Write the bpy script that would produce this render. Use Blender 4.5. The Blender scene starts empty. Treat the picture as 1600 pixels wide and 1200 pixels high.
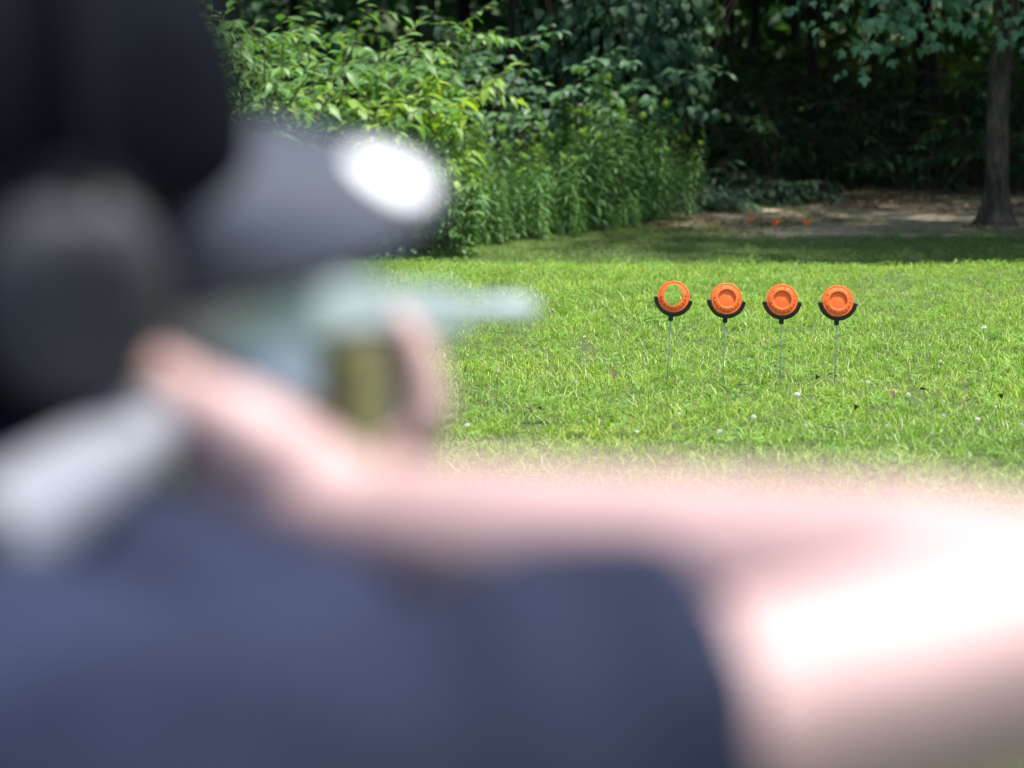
import bpy, bmesh, math, random
import numpy as np
from mathutils import Vector, Matrix, noise

R = math.radians
scene = bpy.context.scene
COL = scene.collection

# ------------------------------------------------------------------ camera, sky, sun, exposure
PITCH = R(8.0); CAM_H = 1.15; FPX = 3778.0
cam_d = bpy.data.cameras.new('camera'); cam = bpy.data.objects.new('camera', cam_d); COL.objects.link(cam)
cam.location = (0, 0, CAM_H); cam.rotation_euler = (math.pi/2 - PITCH, 0, 0)
cam_d.lens = 85.0; cam_d.sensor_width = 36.0; cam_d.clip_start = 0.05; cam_d.clip_end = 2000
cam_d.dof.use_dof = True; cam_d.dof.focus_distance = 8.9; cam_d.dof.aperture_fstop = 3.1
scene.camera = cam

SUN_EL, SUN_AZ = R(74), R(98)          # azimuth clockwise from +Y (straight ahead): high on the right
world = bpy.data.worlds.new("World"); scene.world = world; world.use_nodes = True
nt = world.node_tree; bg = nt.nodes['Background']
sky = nt.nodes.new('ShaderNodeTexSky'); sky.sky_type = 'NISHITA'; sky.sun_disc = False
sky.sun_elevation = SUN_EL; sky.sun_rotation = SUN_AZ; sky.air_density = 1.0; sky.dust_density = 2.0
nt.links.new(sky.outputs[0], bg.inputs[0]); bg.inputs[1].default_value = 0.125
sun_d = bpy.data.lights.new('sun', 'SUN'); sun_d.energy = 3.6; sun_d.angle = R(2); sun_d.color = (1.0, 0.96, 0.9)
sun = bpy.data.objects.new('sun', sun_d); COL.objects.link(sun)
SD = Vector((math.sin(SUN_AZ)*math.cos(SUN_EL), math.cos(SUN_AZ)*math.cos(SUN_EL), math.sin(SUN_EL)))
sun.rotation_euler = SD.to_track_quat('Z', 'Y').to_euler()
vs = scene.view_settings
scene.display_settings.display_device = 'sRGB'
vs.view_transform = 'Standard'; vs.look = 'None'; vs.gamma = 1.0; vs.use_curve_mapping = False
vs.exposure = 1.25
scene.cycles.use_denoising = True
scene.cycles.max_bounces = 8; scene.cycles.diffuse_bounces = 3; scene.cycles.transmission_bounces = 4
scene.cycles.sample_clamp_indirect = 8

# ------------------------------------------------------------------ helpers
CAM = Vector((0, 0, CAM_H))
FWD = Vector((0, math.cos(PITCH), -math.sin(PITCH))); UP = Vector((0, math.sin(PITCH), math.cos(PITCH))); RT = Vector((1, 0, 0))

def W(u, v, z):
    """place seen at (u, v) of the photograph, z metres in front of the lens"""
    return CAM + FWD*z + RT*((u-800)/FPX*z) + UP*((600-v)/FPX*z)

def smooth(a, b, x):
    t = min(1, max(0, (x-a)/(b-a))); return t*t*(3-2*t)

def H(x, y):
    """height of the ground: lawn, a small bank at its far edge, lower woodland floor"""
    h = -0.22*smooth(12.55, 14.2, y + 0.10*math.sin(x*0.9))
    h += 0.012*noise.noise(Vector((x*0.5, y*0.5, 0))) + 0.006*noise.noise(Vector((x*2.1, y*2.1, 3)))
    if y > 46: h += 16*smooth(46, 95, y)
    return h

def ground_at(u, v):
    d = (FWD + RT*((u-800)/FPX) + UP*((600-v)/FPX)).normalized()
    lo = 1.0
    p = CAM.copy()
    while lo < 80:
        p = CAM + d*lo
        if p.z < H(p.x, p.y): break
        lo += 0.02
    return Vector((p.x, p.y, H(p.x, p.y)))

def tag(o, label=None, cat=None, group=None, kind=None):
    if label: o['label'] = label
    if cat: o['category'] = cat
    if group: o['group'] = group
    if kind: o['kind'] = kind
    return o

def link(name, me, mat=None, parent=None, world_space=True):
    """link a mesh; coordinates are world coordinates when world_space, even under a parent"""
    o = bpy.data.objects.new(name, me); COL.objects.link(o)
    if mat is not None and len(me.materials) == 0: me.materials.append(mat)
    if parent is not None:
        o.parent = parent
        if world_space: o.matrix_parent_inverse = parent.matrix_basis.inverted()
    return o

def empty(name, loc, rz=0.0):
    o = bpy.data.objects.new(name, None); COL.objects.link(o); o.empty_display_size = 0.1
    o.location = loc; o.rotation_euler = (0, 0, rz); return o

def copy_tree(o, parent=None):
    c = o.copy(); COL.objects.link(c)
    if parent is not None: c.parent = parent
    for ch in o.children: copy_tree(ch, c)
    return c

def bm_mesh(bm, name='mesh', smooth_shade=True):
    me = bpy.data.meshes.new(name); bm.normal_update(); bm.to_mesh(me); bm.free()
    if smooth_shade: me.polygons.foreach_set('use_smooth', [True]*len(me.polygons))
    return me

def np_mesh(name, V, F, smooth_shade=True):
    """V (n,3), F list of equal-length faces as an (m,k) array"""
    me = bpy.data.meshes.new(name); F = np.asarray(F, dtype=np.int32); k = F.shape[1]
    me.vertices.add(len(V)); me.vertices.foreach_set('co', np.asarray(V, dtype=np.float32).ravel())
    me.loops.add(F.size); me.loops.foreach_set('vertex_index', F.ravel())
    me.polygons.add(len(F)); me.polygons.foreach_set('loop_start', np.arange(0, F.size, k, dtype=np.int32))
    me.polygons.foreach_set('loop_total', np.full(len(F), k, dtype=np.int32))
    if smooth_shade: me.polygons.foreach_set('use_smooth', np.ones(len(F), dtype=bool))
    me.update(); me.validate(); return me

def tube_mesh(name, lines, sides=6, cap=True):
    """lines: list of [(Vector, radius), ...] -> one mesh of tapered tubes"""
    V, F = [], []
    for ln in lines:
        n = len(ln); base = len(V)
        prev = None
        for i, (p, r) in enumerate(ln):
            a = ln[max(0, i-1)][0]; b = ln[min(n-1, i+1)][0]
            t = (b-a)
            if t.length < 1e-9: t = Vector((0, 0, 1))
            t.normalize()
            if prev is None:
                x = t.orthogonal().normalized()
            else:
                x = (prev - t*prev.dot(t))
                x = x.normalized() if x.length > 1e-6 else t.orthogonal().normalized()
            prev = x; y = t.cross(x)
            for k in range(sides):
                a_ = 2*math.pi*k/sides
                V.append(p + x*(r*math.cos(a_)) + y*(r*math.sin(a_)))
        for i in range(n-1):
            for k in range(sides):
                k2 = (k+1) % sides
                F.append((base+i*sides+k, base+i*sides+k2, base+(i+1)*sides+k2, base+(i+1)*sides+k))
        if cap:
            F.append(tuple(base+k for k in reversed(range(sides)))); F.append(tuple(base+(n-1)*sides+k for k in range(sides)))
    me = bpy.data.meshes.new(name); me.from_pydata([tuple(v) for v in V], [], F); me.update()
    me.polygons.foreach_set('use_smooth', [True]*len(me.polygons)); return me

def frame(d, n):
    """3x3 with columns x, y=d (leaf length), z~n (leaf face)"""
    d = d.normalized(); x = d.cross(n)
    if x.length < 1e-5: x = d.orthogonal()
    x.normalize(); z = x.cross(d)
    return Matrix((x, d, z)).transposed()

# ---- materials
def nodes_of(name):
    m = bpy.data.materials.new(name); m.use_nodes = True; t = m.node_tree
    return m, t, t.nodes['Principled BSDF'], t.nodes['Material Output']

def ramp(t, stops):
    r = t.nodes.new('ShaderNodeValToRGB'); e = r.color_ramp.elements
    while len(e) > len(stops): e.remove(e[-1])
    while len(e) < len(stops): e.new(0.5)
    for el, (p, c) in zip(e, stops): el.position = p; el.color = (*c, 1)
    return r

def plain(name, col, rough=0.6, metallic=0.0, noise_scale=30, var=0.25, bump=0.0, bump_scale=200, spec=0.5, sss=0.0):
    m, t, b, out = nodes_of(name)
    tc = t.nodes.new('ShaderNodeTexCoord')
    n = t.nodes.new('ShaderNodeTexNoise'); n.inputs['Scale'].default_value = noise_scale; n.inputs['Detail'].default_value = 5
    t.links.new(tc.outputs['Object'], n.inputs['Vector'])
    r = ramp(t, [(0.3, tuple(c*(1-var) for c in col)), (0.7, tuple(min(1, c*(1+var)) for c in col))])
    t.links.new(n.outputs[0], r.inputs[0]); t.links.new(r.outputs[0], b.inputs['Base Color'])
    b.inputs['Roughness'].default_value = rough; b.inputs['Metallic'].default_value = metallic
    b.inputs['Specular IOR Level'].default_value = spec
    if sss:
        b.inputs['Subsurface Weight'].default_value = sss; b.inputs['Subsurface Radius'].default_value = (0.01, 0.004, 0.002)
        b.inputs['Subsurface Scale'].default_value = 1.0
    if bump:
        n2 = t.nodes.new('ShaderNodeTexNoise'); n2.inputs['Scale'].default_value = bump_scale; n2.inputs['Detail'].default_value = 4
        t.links.new(tc.outputs['Object'], n2.inputs['Vector'])
        bp = t.nodes.new('ShaderNodeBump'); bp.inputs['Strength'].default_value = bump; bp.inputs['Distance'].default_value = 0.01
        t.links.new(n2.outputs[0], bp.inputs['Height']); t.links.new(bp.outputs[0], b.inputs['Normal'])
    return m

def leafy(name, stops, rough=0.42, spec=0.5, trans=0.3, tcol=None, patch=0.0, patch_scale=0.9, patch_stops=None):
    """leaf material: colour varies leaf by leaf, with light passing through the blade"""
    m, t, b, out = nodes_of(name); L = t.links.new
    g = t.nodes.new('ShaderNodeNewGeometry'); oi = t.nodes.new('ShaderNodeObjectInfo')
    add = t.nodes.new('ShaderNodeMath'); add.operation = 'ADD'; L(g.outputs['Random Per Island'], add.inputs[0]); L(oi.outputs['Random'], add.inputs[1])
    fr = t.nodes.new('ShaderNodeMath'); fr.operation = 'FRACT'; L(add.outputs[0], fr.inputs[0])
    r = ramp(t, stops); L(fr.outputs[0], r.inputs[0]); col = r.outputs[0]
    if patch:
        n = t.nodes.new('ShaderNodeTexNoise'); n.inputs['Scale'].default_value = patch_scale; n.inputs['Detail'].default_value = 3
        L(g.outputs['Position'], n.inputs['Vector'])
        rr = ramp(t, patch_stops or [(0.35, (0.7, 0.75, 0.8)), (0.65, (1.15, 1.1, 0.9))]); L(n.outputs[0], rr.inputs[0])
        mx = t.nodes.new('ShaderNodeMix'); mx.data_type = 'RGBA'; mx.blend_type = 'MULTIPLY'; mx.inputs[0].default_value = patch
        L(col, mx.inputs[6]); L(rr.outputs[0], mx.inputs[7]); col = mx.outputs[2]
    L(col, b.inputs['Base Color']); b.inputs['Roughness'].default_value = rough; b.inputs['Specular IOR Level'].default_value = spec
    tr = t.nodes.new('ShaderNodeBsdfTranslucent')
    hs = t.nodes.new('ShaderNodeMix'); hs.data_type = 'RGBA'; hs.blend_type = 'MULTIPLY'; hs.inputs[0].default_value = 1
    L(col, hs.inputs[6]); hs.inputs[7].default_value = (*(tcol or (1.5, 1.6, 0.5)), 1); L(hs.outputs[2], tr.inputs[0])
    mix = t.nodes.new('ShaderNodeMixShader'); mix.inputs[0].default_value = trans
    L(b.outputs[0], mix.inputs[1]); L(tr.outputs[0], mix.inputs[2]); L(mix.outputs[0], out.inputs[0])
    return m

def bark_mat(name, dark, light, scale=9.0, disp=0.6):
    m, t, b, out = nodes_of(name); L = t.links.new
    tc = t.nodes.new('ShaderNodeTexCoord'); mp = t.nodes.new('ShaderNodeMapping'); mp.inputs['Scale'].default_value = (1, 1, 0.22)
    L(tc.outputs['Object'], mp.inputs[0])
    n = t.nodes.new('ShaderNodeTexNoise'); n.inputs['Scale'].default_value = scale*3; n.inputs['Detail'].default_value = 8; n.inputs['Roughness'].default_value = 0.7
    v = t.nodes.new('ShaderNodeTexVoronoi'); v.inputs['Scale'].default_value = scale*2.2; v.feature = 'DISTANCE_TO_EDGE'
    n3 = t.nodes.new('ShaderNodeTexNoise'); n3.inputs['Scale'].default_value = scale*0.5; n3.inputs['Detail'].default_value = 4
    L(mp.outputs[0], n.inputs['Vector']); L(mp.outputs[0], v.inputs['Vector']); L(tc.outputs['Object'], n3.inputs['Vector'])
    r = ramp(t, [(0.42, dark), (0.54, tuple((a*2+c)/3 for a, c in zip(dark, light))), (0.68, light)])
    ad = t.nodes.new('ShaderNodeMath'); ad.operation = 'MULTIPLY_ADD'; ad.inputs[1].default_value = 0.45
    sb = t.nodes.new('ShaderNodeMath'); sb.operation = 'MULTIPLY'; sb.inputs[1].default_value = 0.62
    L(n.outputs[0], sb.inputs[0]); L(n3.outputs[0], ad.inputs[0]); L(sb.outputs[0], ad.inputs[2])
    L(ad.outputs[0], r.inputs[0]); L(r.outputs[0], b.inputs['Base Color']); b.inputs['Roughness'].default_value = 0.9
    bp = t.nodes.new('ShaderNodeBump'); bp.inputs['Strength'].default_value = disp; bp.inputs['Distance'].default_value = 0.02
    mm = t.nodes.new('ShaderNodeMath'); mm.operation = 'ADD'; L(n.outputs[0], mm.inputs[0]); L(v.outputs[0], mm.inputs[1])
    L(mm.outputs[0], bp.inputs['Height']); L(bp.outputs[0], b.inputs['Normal'])
    return m

# ---- leaf shapes: local +Y is the length, +Z the face
def leaf_arrays(L=1.0, Wd=0.5, rows=5, shape='ovate', droop=0.25, fold=0.25, lift=0.0):
    V, F = [], []
    for i in range(rows+1):
        t = i/rows
        if shape == 'ovate': w = math.sin(math.pi*min(1, t**0.75))**0.9*(1-0.15*t)
        elif shape == 'lance': w = math.sin(math.pi*t**0.8)
        elif shape == 'heart': w = (1-t)**0.65*(0.55+0.75*min(1, t*5)) if t > 0 else 0.5
        else: w = math.sin(math.pi*t)
        w = max(w, 0.02)*Wd/2
        y = L*t; z = lift*L*t - droop*L*t*t
        V += [(-w, y, z+fold*w), (0, y, z), (w, y, z+fold*w)]
    for i in range(rows):
        a = i*3
        F += [(a, a+1, a+4, a+3), (a+1, a+2, a+5, a+4)]
    return np.array(V), np.array(F)

def maple_arrays(L=1.0, droop=0.2):
    pts = [(0, 0), (0.12, 0.02), (0.34, -0.06), (0.30, 0.10), (0.52, 0.22), (0.46, 0.30), (0.56, 0.46), (0.36, 0.42), (0.22, 0.46),
           (0.26, 0.66), (0.16, 0.66), (0.12, 0.82), (0, 1.0)]
    out = pts + [(-x, y) for x, y in reversed(pts[1:-1])]
    c = (0, 0.36)
    V = [(c[0], c[1], 0.03)] + [(x, y, -droop*(y*y) - 0.12*abs(x)*abs(x)) for x, y in out]
    n = len(out); F = [(0, 1+i, 1+(i+1) % n) for i in range(n)]
    return np.array(V)*L, np.array(F)

def join_leaves(name, tmpl, mats, mat=None):
    """tmpl: list of (V,F); mats: list of (4x4 Matrix, index). One mesh of many leaves."""
    Vs, Fs, off = [], [], 0
    by = {}
    for M, k in mats: by.setdefault(k, []).append(np.array(M))
    for k, ms in by.items():
        V, F = tmpl[k]; M = np.array(ms)
        P = np.einsum('nij,vj->nvi', M[:, :3, :3], V) + M[:, None, :3, 3]
        n, v = P.shape[:2]
        Vs.append(P.reshape(-1, 3)); Fs.append((F[None]+(np.arange(n)*v)[:, None, None]).reshape(-1, F.shape[1]) + off); off += n*v
    k = Fs[0].shape[1]
    me = np_mesh(name, np.concatenate(Vs), np.concatenate(Fs))
    if mat: me.materials.append(mat)
    return me

def M4(pos, rot3, s):
    return Matrix.Translation(pos) @ (rot3*s).to_4x4()

def M4s(pos, rot3, s):
    m = (rot3*s).to_4x4(); m.translation = pos; return m

# ---- scatter: one object whose points carry instances (for grass and litter)
def scatter(name, pts, rots, scales, idx, coll, mat=None):
    me = bpy.data.meshes.new(name); me.vertices.add(len(pts)); me.vertices.foreach_set('co', np.asarray(pts, dtype=np.float32).ravel())
    a = me.attributes.new('rot', 'FLOAT_VECTOR', 'POINT'); a.data.foreach_set('vector', np.asarray(rots, dtype=np.float32).ravel())
    a = me.attributes.new('scl', 'FLOAT', 'POINT'); a.data.foreach_set('value', np.asarray(scales, dtype=np.float32))
    a = me.attributes.new('idx', 'INT', 'POINT'); a.data.foreach_set('value', np.asarray(idx, dtype=np.int32))
    me.update(); o = link(name, me)
    g = bpy.data.node_groups.new(name, 'GeometryNodeTree')
    g.interface.new_socket('Geometry', in_out='INPUT', socket_type='NodeSocketGeometry'); g.interface.new_socket('Geometry', in_out='OUTPUT', socket_type='NodeSocketGeometry')
    N = g.nodes.new; L = g.links.new
    gi = N('NodeGroupInput'); go = N('NodeGroupOutput')
    ci = N('GeometryNodeCollectionInfo'); ci.inputs['Collection'].default_value = coll; ci.inputs['Separate Children'].default_value = True; ci.inputs['Reset Children'].default_value = True
    ip = N('GeometryNodeInstanceOnPoints'); ip.inputs['Pick Instance'].default_value = True
    def attr(n, ty):
        x = N('GeometryNodeInputNamedAttribute'); x.data_type = ty; x.inputs['Name'].default_value = n; return x.outputs['Attribute']
    er = N('FunctionNodeEulerToRotation')
    L(gi.outputs[0], ip.inputs['Points']); L(ci.outputs[0], ip.inputs['Instance']); L(attr('idx', 'INT'), ip.inputs['Instance Index'])
    L(attr('rot', 'FLOAT_VECTOR'), er.inputs[0]); L(er.outputs[0], ip.inputs['Rotation']); L(attr('scl', 'FLOAT'), ip.inputs['Scale'])
    L(ip.outputs[0], go.inputs[0])
    md = o.modifiers.new('scatter', 'NODES'); md.node_group = g
    return o

def source_collection(name, meshes):
    c = bpy.data.collections.new(name)          # never linked to the scene: only a source for scatter()
    for i, me in enumerate(meshes):
        c.objects.link(bpy.data.objects.new('%s_%02d' % (name, i), me))
    return c

# ------------------------------------------------------------------ materials
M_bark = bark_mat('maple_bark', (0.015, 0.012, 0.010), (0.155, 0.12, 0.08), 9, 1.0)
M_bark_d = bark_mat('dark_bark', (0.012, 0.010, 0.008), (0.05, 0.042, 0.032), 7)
M_stem = plain('green_stem', (0.10, 0.14, 0.05), 0.6, var=0.3)
M_twig = plain('brown_twig', (0.10, 0.075, 0.05), 0.8, var=0.3)
M_broad = leafy('broad_leaf', [(0, (0.07, 0.17, 0.045)), (0.5, (0.11, 0.24, 0.06)), (1, (0.19, 0.33, 0.08))], 0.45, 0.4, 0.4)
M_yel = leafy('young_leaf', [(0, (0.15, 0.28, 0.04)), (0.6, (0.23, 0.37, 0.05)), (1, (0.33, 0.46, 0.08))], 0.45, 0.4, 0.4)
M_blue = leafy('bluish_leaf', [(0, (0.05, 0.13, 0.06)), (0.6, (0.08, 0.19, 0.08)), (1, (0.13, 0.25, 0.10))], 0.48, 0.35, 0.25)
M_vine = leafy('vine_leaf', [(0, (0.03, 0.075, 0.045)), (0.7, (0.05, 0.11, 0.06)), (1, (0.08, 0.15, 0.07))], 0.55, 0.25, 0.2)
M_weed = leafy('weed_leaf', [(0, (0.10, 0.22, 0.08)), (0.6, (0.15, 0.30, 0.10)), (1, (0.22, 0.38, 0.13))], 0.5, 0.35, 0.3)
M_tip = leafy('weed_tip', [(0, (0.17, 0.32, 0.08)), (1, (0.26, 0.41, 0.11))], 0.5, 0.3, 0.35)
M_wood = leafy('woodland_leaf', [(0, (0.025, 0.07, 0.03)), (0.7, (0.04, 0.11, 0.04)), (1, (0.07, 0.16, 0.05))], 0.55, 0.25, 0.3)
M_sun_leaf = leafy('sun_tinted_leaf', [(0, (0.14, 0.24, 0.03)), (1, (0.30, 0.38, 0.06))], 0.45, 0.4, 0.4)  # yellow-green stands for sun on leaves deep in the wood
M_maple = leafy('maple_leaf', [(0, (0.07, 0.18, 0.085)), (0.6, (0.11, 0.25, 0.115)), (1, (0.17, 0.32, 0.15))], 0.38, 0.5, 0.3, (1.2, 1.4, .8))

# ------------------------------------------------------------------ ground
def build_ground():
    xs = sorted(set([-400, -200, -100, -60, -40, -30, -22] + list(np.arange(-16, 16.01, 0.25)) + [22, 30, 40, 60, 100, 200, 400]))
    ys = sorted(set([-200, -60, -20, -8] + list(np.arange(-4, 12, 0.25)) + list(np.arange(12, 15, 0.1)) + list(np.arange(15, 30, 0.25)) + [32, 35, 40, 45, 60, 90, 150, 400]))
    V = np.array([(x, y, H(float(x), float(y))) for y in ys for x in xs]); nx = len(xs)
    F = [(j*nx+i, j*nx+i+1, (j+1)*nx+i+1, (j+1)*nx+i) for j in range(len(ys)-1) for i in range(nx-1)]
    m, t, b, out = nodes_of('ground_soil'); L = t.links.new
    g = t.nodes.new('ShaderNodeNewGeometry'); sp = t.nodes.new('ShaderNodeSeparateXYZ'); L(g.outputs['Position'], sp.inputs[0])
    n1 = t.nodes.new('ShaderNodeTexNoise'); n1.inputs['Scale'].default_value = 0.9; n1.inputs['Detail'].default_value = 6
    n2 = t.nodes.new('ShaderNodeTexNoise'); n2.inputs['Scale'].default_value = 14; n2.inputs['Detail'].default_value = 8; n2.inputs['Roughness'].default_value = 0.7
    mp = t.nodes.new('ShaderNodeMapping'); mp.inputs['Scale'].default_value = (0.45, 1.6, 1)
    L(g.outputs['Position'], mp.inputs[0]); L(mp.outputs[0], n1.inputs['Vector']); L(g.outputs['Position'], n2.inputs['Vector'])
    # bare soil beyond the lawn
    ma = t.nodes.new('ShaderNodeMath'); ma.operation = 'MULTIPLY_ADD'; ma.inputs[1].default_value = 2.0; L(n1.outputs[0], ma.inputs[0])
    lx = t.nodes.new('ShaderNodeMapRange'); lx.inputs[1].default_value = -4.0; lx.inputs[2].default_value = 1.9; lx.inputs[3].default_value = -7.3; lx.inputs[4].default_value = 0; L(sp.outputs[0], lx.inputs[0])
    yy = t.nodes.new('ShaderNodeMath'); yy.operation = 'ADD'; L(sp.outputs[1], yy.inputs[0]); L(lx.outputs[0], yy.inputs[1]); L(yy.outputs[0], ma.inputs[2])
    mr = t.nodes.new('ShaderNodeMapRange'); mr.inputs[1].default_value = 17.6; mr.inputs[2].default_value = 18.8; L(ma.outputs[0], mr.inputs[0])
    mr2 = t.nodes.new('ShaderNodeMapRange'); mr2.inputs[1].default_value = 22.5; mr2.inputs[2].default_value = 25; mr2.inputs[3].default_value = 1; mr2.inputs[4].default_value = 0; L(ma.outputs[0], mr2.inputs[0])
    mrm = t.nodes.new('ShaderNodeMath'); mrm.operation = 'MULTIPLY'; L(mr.outputs[0], mrm.inputs[0]); L(mr2.outputs[0], mrm.inputs[1])
    soil = ramp(t, [(0.3, (0.12, 0.085, 0.052)), (0.48, (0.25, 0.19, 0.125)), (0.58, (0.43, 0.345, 0.24)), (0.75, (0.54, 0.45, 0.33))])
    ad = t.nodes.new('ShaderNodeMath'); ad.operation = 'MULTIPLY_ADD'; ad.inputs[1].default_value = 0.45; L(n2.outputs[0], ad.inputs[0])
    sc = t.nodes.new('ShaderNodeMath'); sc.operation = 'MULTIPLY'; sc.inputs[1].default_value = 0.6; L(n1.outputs[0], sc.inputs[0]); L(sc.outputs[0], ad.inputs[2])
    L(ad.outputs[0], soil.inputs[0])
    turf = ramp(t, [(0.3, (0.035, 0.05, 0.015)), (0.55, (0.06, 0.085, 0.02)), (0.75, (0.11, 0.10, 0.04))]); L(n2.outputs[0], turf.inputs[0])
    mx = t.nodes.new('ShaderNodeMix'); mx.data_type = 'RGBA'; L(mrm.outputs[0], mx.inputs[0]); L(turf.outputs[0], mx.inputs[6]); L(soil.outputs[0], mx.inputs[7])
    L(mx.outputs[2], b.inputs['Base Color']); b.inputs['Roughness'].default_value = 0.95
    bp = t.nodes.new('ShaderNodeBump'); bp.inputs['Strength'].default_value = 0.6; bp.inputs['Distance'].default_value = 0.03
    L(n2.outputs[0], bp.inputs['Height']); L(bp.outputs[0], b.inputs['Normal'])
    o = link('ground', np_mesh('ground', V, F), m)
    tag(o, 'grassy lawn running down to a bare woodland floor', None, None, 'structure')
build_ground()

# ------------------------------------------------------------------ trees
def polyline(p0, d0, length, n, rng, wander=0.15, bend=Vector((0, 0, 0))):
    pts = [p0.copy()]; d = d0.normalized(); st = length/n
    for i in range(n):
        d = (d + Vector((rng.uniform(-1, 1), rng.uniform(-1, 1), rng.uniform(-1, 1)))*wander + bend*(1.0/n)).normalized()
        pts.append(pts[-1] + d*st)
    return pts

def taper(pts, r0, r1):
    n = len(pts)-1
    return [(p, r0 + (r1-r0)*i/n) for i, p in enumerate(pts)]

def trunk_mesh(height, r0, r1, flare, seed, lean=(0, 0), segs=28, rings=44):
    V, F = [], []
    for j in range(rings+1):
        t = j/rings; z = height*t**1.5 - 0.08
        r = r1 + (r0-r1)*(1-t)**0.8 + flare*math.exp(-max(0, z)*7.5)
        cx = lean[0]*t + 0.05*noise.noise(Vector((seed, z*0.8, 0))); cy = lean[1]*t + 0.05*noise.noise(Vector((seed, 5, z*0.8)))
        for k in range(segs):
            a = 2*math.pi*k/segs
            q = Vector((math.cos(a)*2, math.sin(a)*2, z*0.9+seed))
            rr = r*(1+0.10*noise.noise(q)+0.06*noise.noise(q*3)+0.09*abs(noise.noise(Vector((q.x*4.5, q.y*4.5, q.z*2.2)))))
            if z < 0.4: rr += flare*0.55*math.exp(-max(0, z)*8)*math.cos(a*5+seed)
            V.append((cx+rr*math.cos(a), cy+rr*math.sin(a), z))
    for j in range(rings):
        for k in range(segs):
            k2 = (k+1) % segs
            F.append((j*segs+k, j*segs+k2, (j+1)*segs+k2, (j+1)*segs+k))
    return np_mesh('trunk', np.array(V), F)

T_leafcard = [leaf_arrays(1, 0.62, 2, 'ovate', 0.3, 0.3), leaf_arrays(1, 0.8, 2, 'ovate', 0.15, 0.2)]

def crown_leaves(rng, center, rad, n, size, shell=0.35, zmin=None):
    out = []
    lobes = [(Vector((rng.gauss(0, .45), rng.gauss(0, .45), rng.gauss(0, .4))), rng.uniform(.35, .6)) for _ in range(26)]
    for _ in range(n):
        c, r = rng.choice(lobes)
        d = Vector((rng.gauss(0, 1), rng.gauss(0, 1), rng.gauss(0, 1))).normalized()
        q = c + d*(r*rng.uniform(shell, 1)**0.5)
        p = Vector((center.x+q.x*rad.x, center.y+q.y*rad.y, center.z+q.z*rad.z))
        if zmin is not None and p.z < zmin: p.z = zmin + rng.random()*0.6
        dd = (d + Vector((0, 0, -0.5)) + Vector((rng.uniform(-1, 1), rng.uniform(-1, 1), rng.uniform(-.5, .5)))*0.6).normalized()
        nn = Vector((rng.uniform(-.6, .6), rng.uniform(-.6, .6), 1))
        out.append((M4s(p, frame(dd, nn), size*rng.uniform(.7, 1.3)), rng.randrange(2)))
    return out

def forest_tree_proto(seed, height, r0, crown_z, crown_r, leaves=5200):
    rng = random.Random(seed)
    root = empty('woodland_tree', (0, 0, 0))
    link('trunk', trunk_mesh(height*0.75, r0, r0*0.35, r0*0.5, seed, (rng.uniform(-.5, .5), rng.uniform(-.5, .5)), 16, 24), M_bark_d, root)
    lines = []
    for k in range(14):
        z = rng.uniform(crown_z-crown_r.z*0.8, height*0.72); a = rng.uniform(0, 6.283)
        pts = polyline(Vector((0, 0, z)), Vector((math.cos(a), math.sin(a), 0.35)), crown_r.x*rng.uniform(.6, 1), 7, rng, .18)
        lines.append(taper(pts, r0*0.3, 0.012))
    link('limbs', tube_mesh('limbs', lines, 5), M_bark_d, root)
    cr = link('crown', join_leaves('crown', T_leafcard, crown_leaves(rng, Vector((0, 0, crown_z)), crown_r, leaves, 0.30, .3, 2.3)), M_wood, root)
    cr['kind'] = 'stuff'
    return root

protos = [forest_tree_proto(11, 13, .075, 7.2, Vector((4.2, 4.2, 4.6))), forest_tree_proto(12, 15, .085, 8.0, Vector((4.6, 4.4, 5.2))), forest_tree_proto(13, 11, .06, 6.2, Vector((3.8, 3.8, 4.0)))]
rng = random.Random(4)
wood_spots = [(2.35, 26.4), (3.4, 27.5), (4.6, 26.2), (5.9, 25.5), (1.2, 25.5), (7.6, 22.5), (2.9, 29.0), (5.0, 29.5), (0.0, 23.0), (-2.6, 22.0),
              (-5.2, 20.5), (-8.0, 19.0), (9.6, 21.0), (-0.6, 28.0), (-3.9, 26.5), (7.3, 28.0), (-7.2, 25.0), (11.5, 25.5), (3.9, 33.5), (0.8, 33.0), (6.8, 34.0), (-3.0, 33.0),
              (-11, 22), (12.5, 17.5), (10, 31), (-10, 30), (1.9, 38), (5.8, 39), (-1.5, 38.5), (9.5, 37)]
for i, (x, y) in enumerate(wood_spots):
    pr = protos[i % 3]
    o = pr if i < 3 else copy_tree(pr)
    o.location = (x, y, H(x, y)); o.rotation_euler = (0, 0, rng.uniform(0, 6.28)); s = rng.uniform(.85, 1.15); o.scale = (s, s, s)
    tag(o, 'dark shaded tree trunk standing deep in the wood behind the bare ground', 'tree', 'trees of the wood beyond the lawn')

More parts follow.
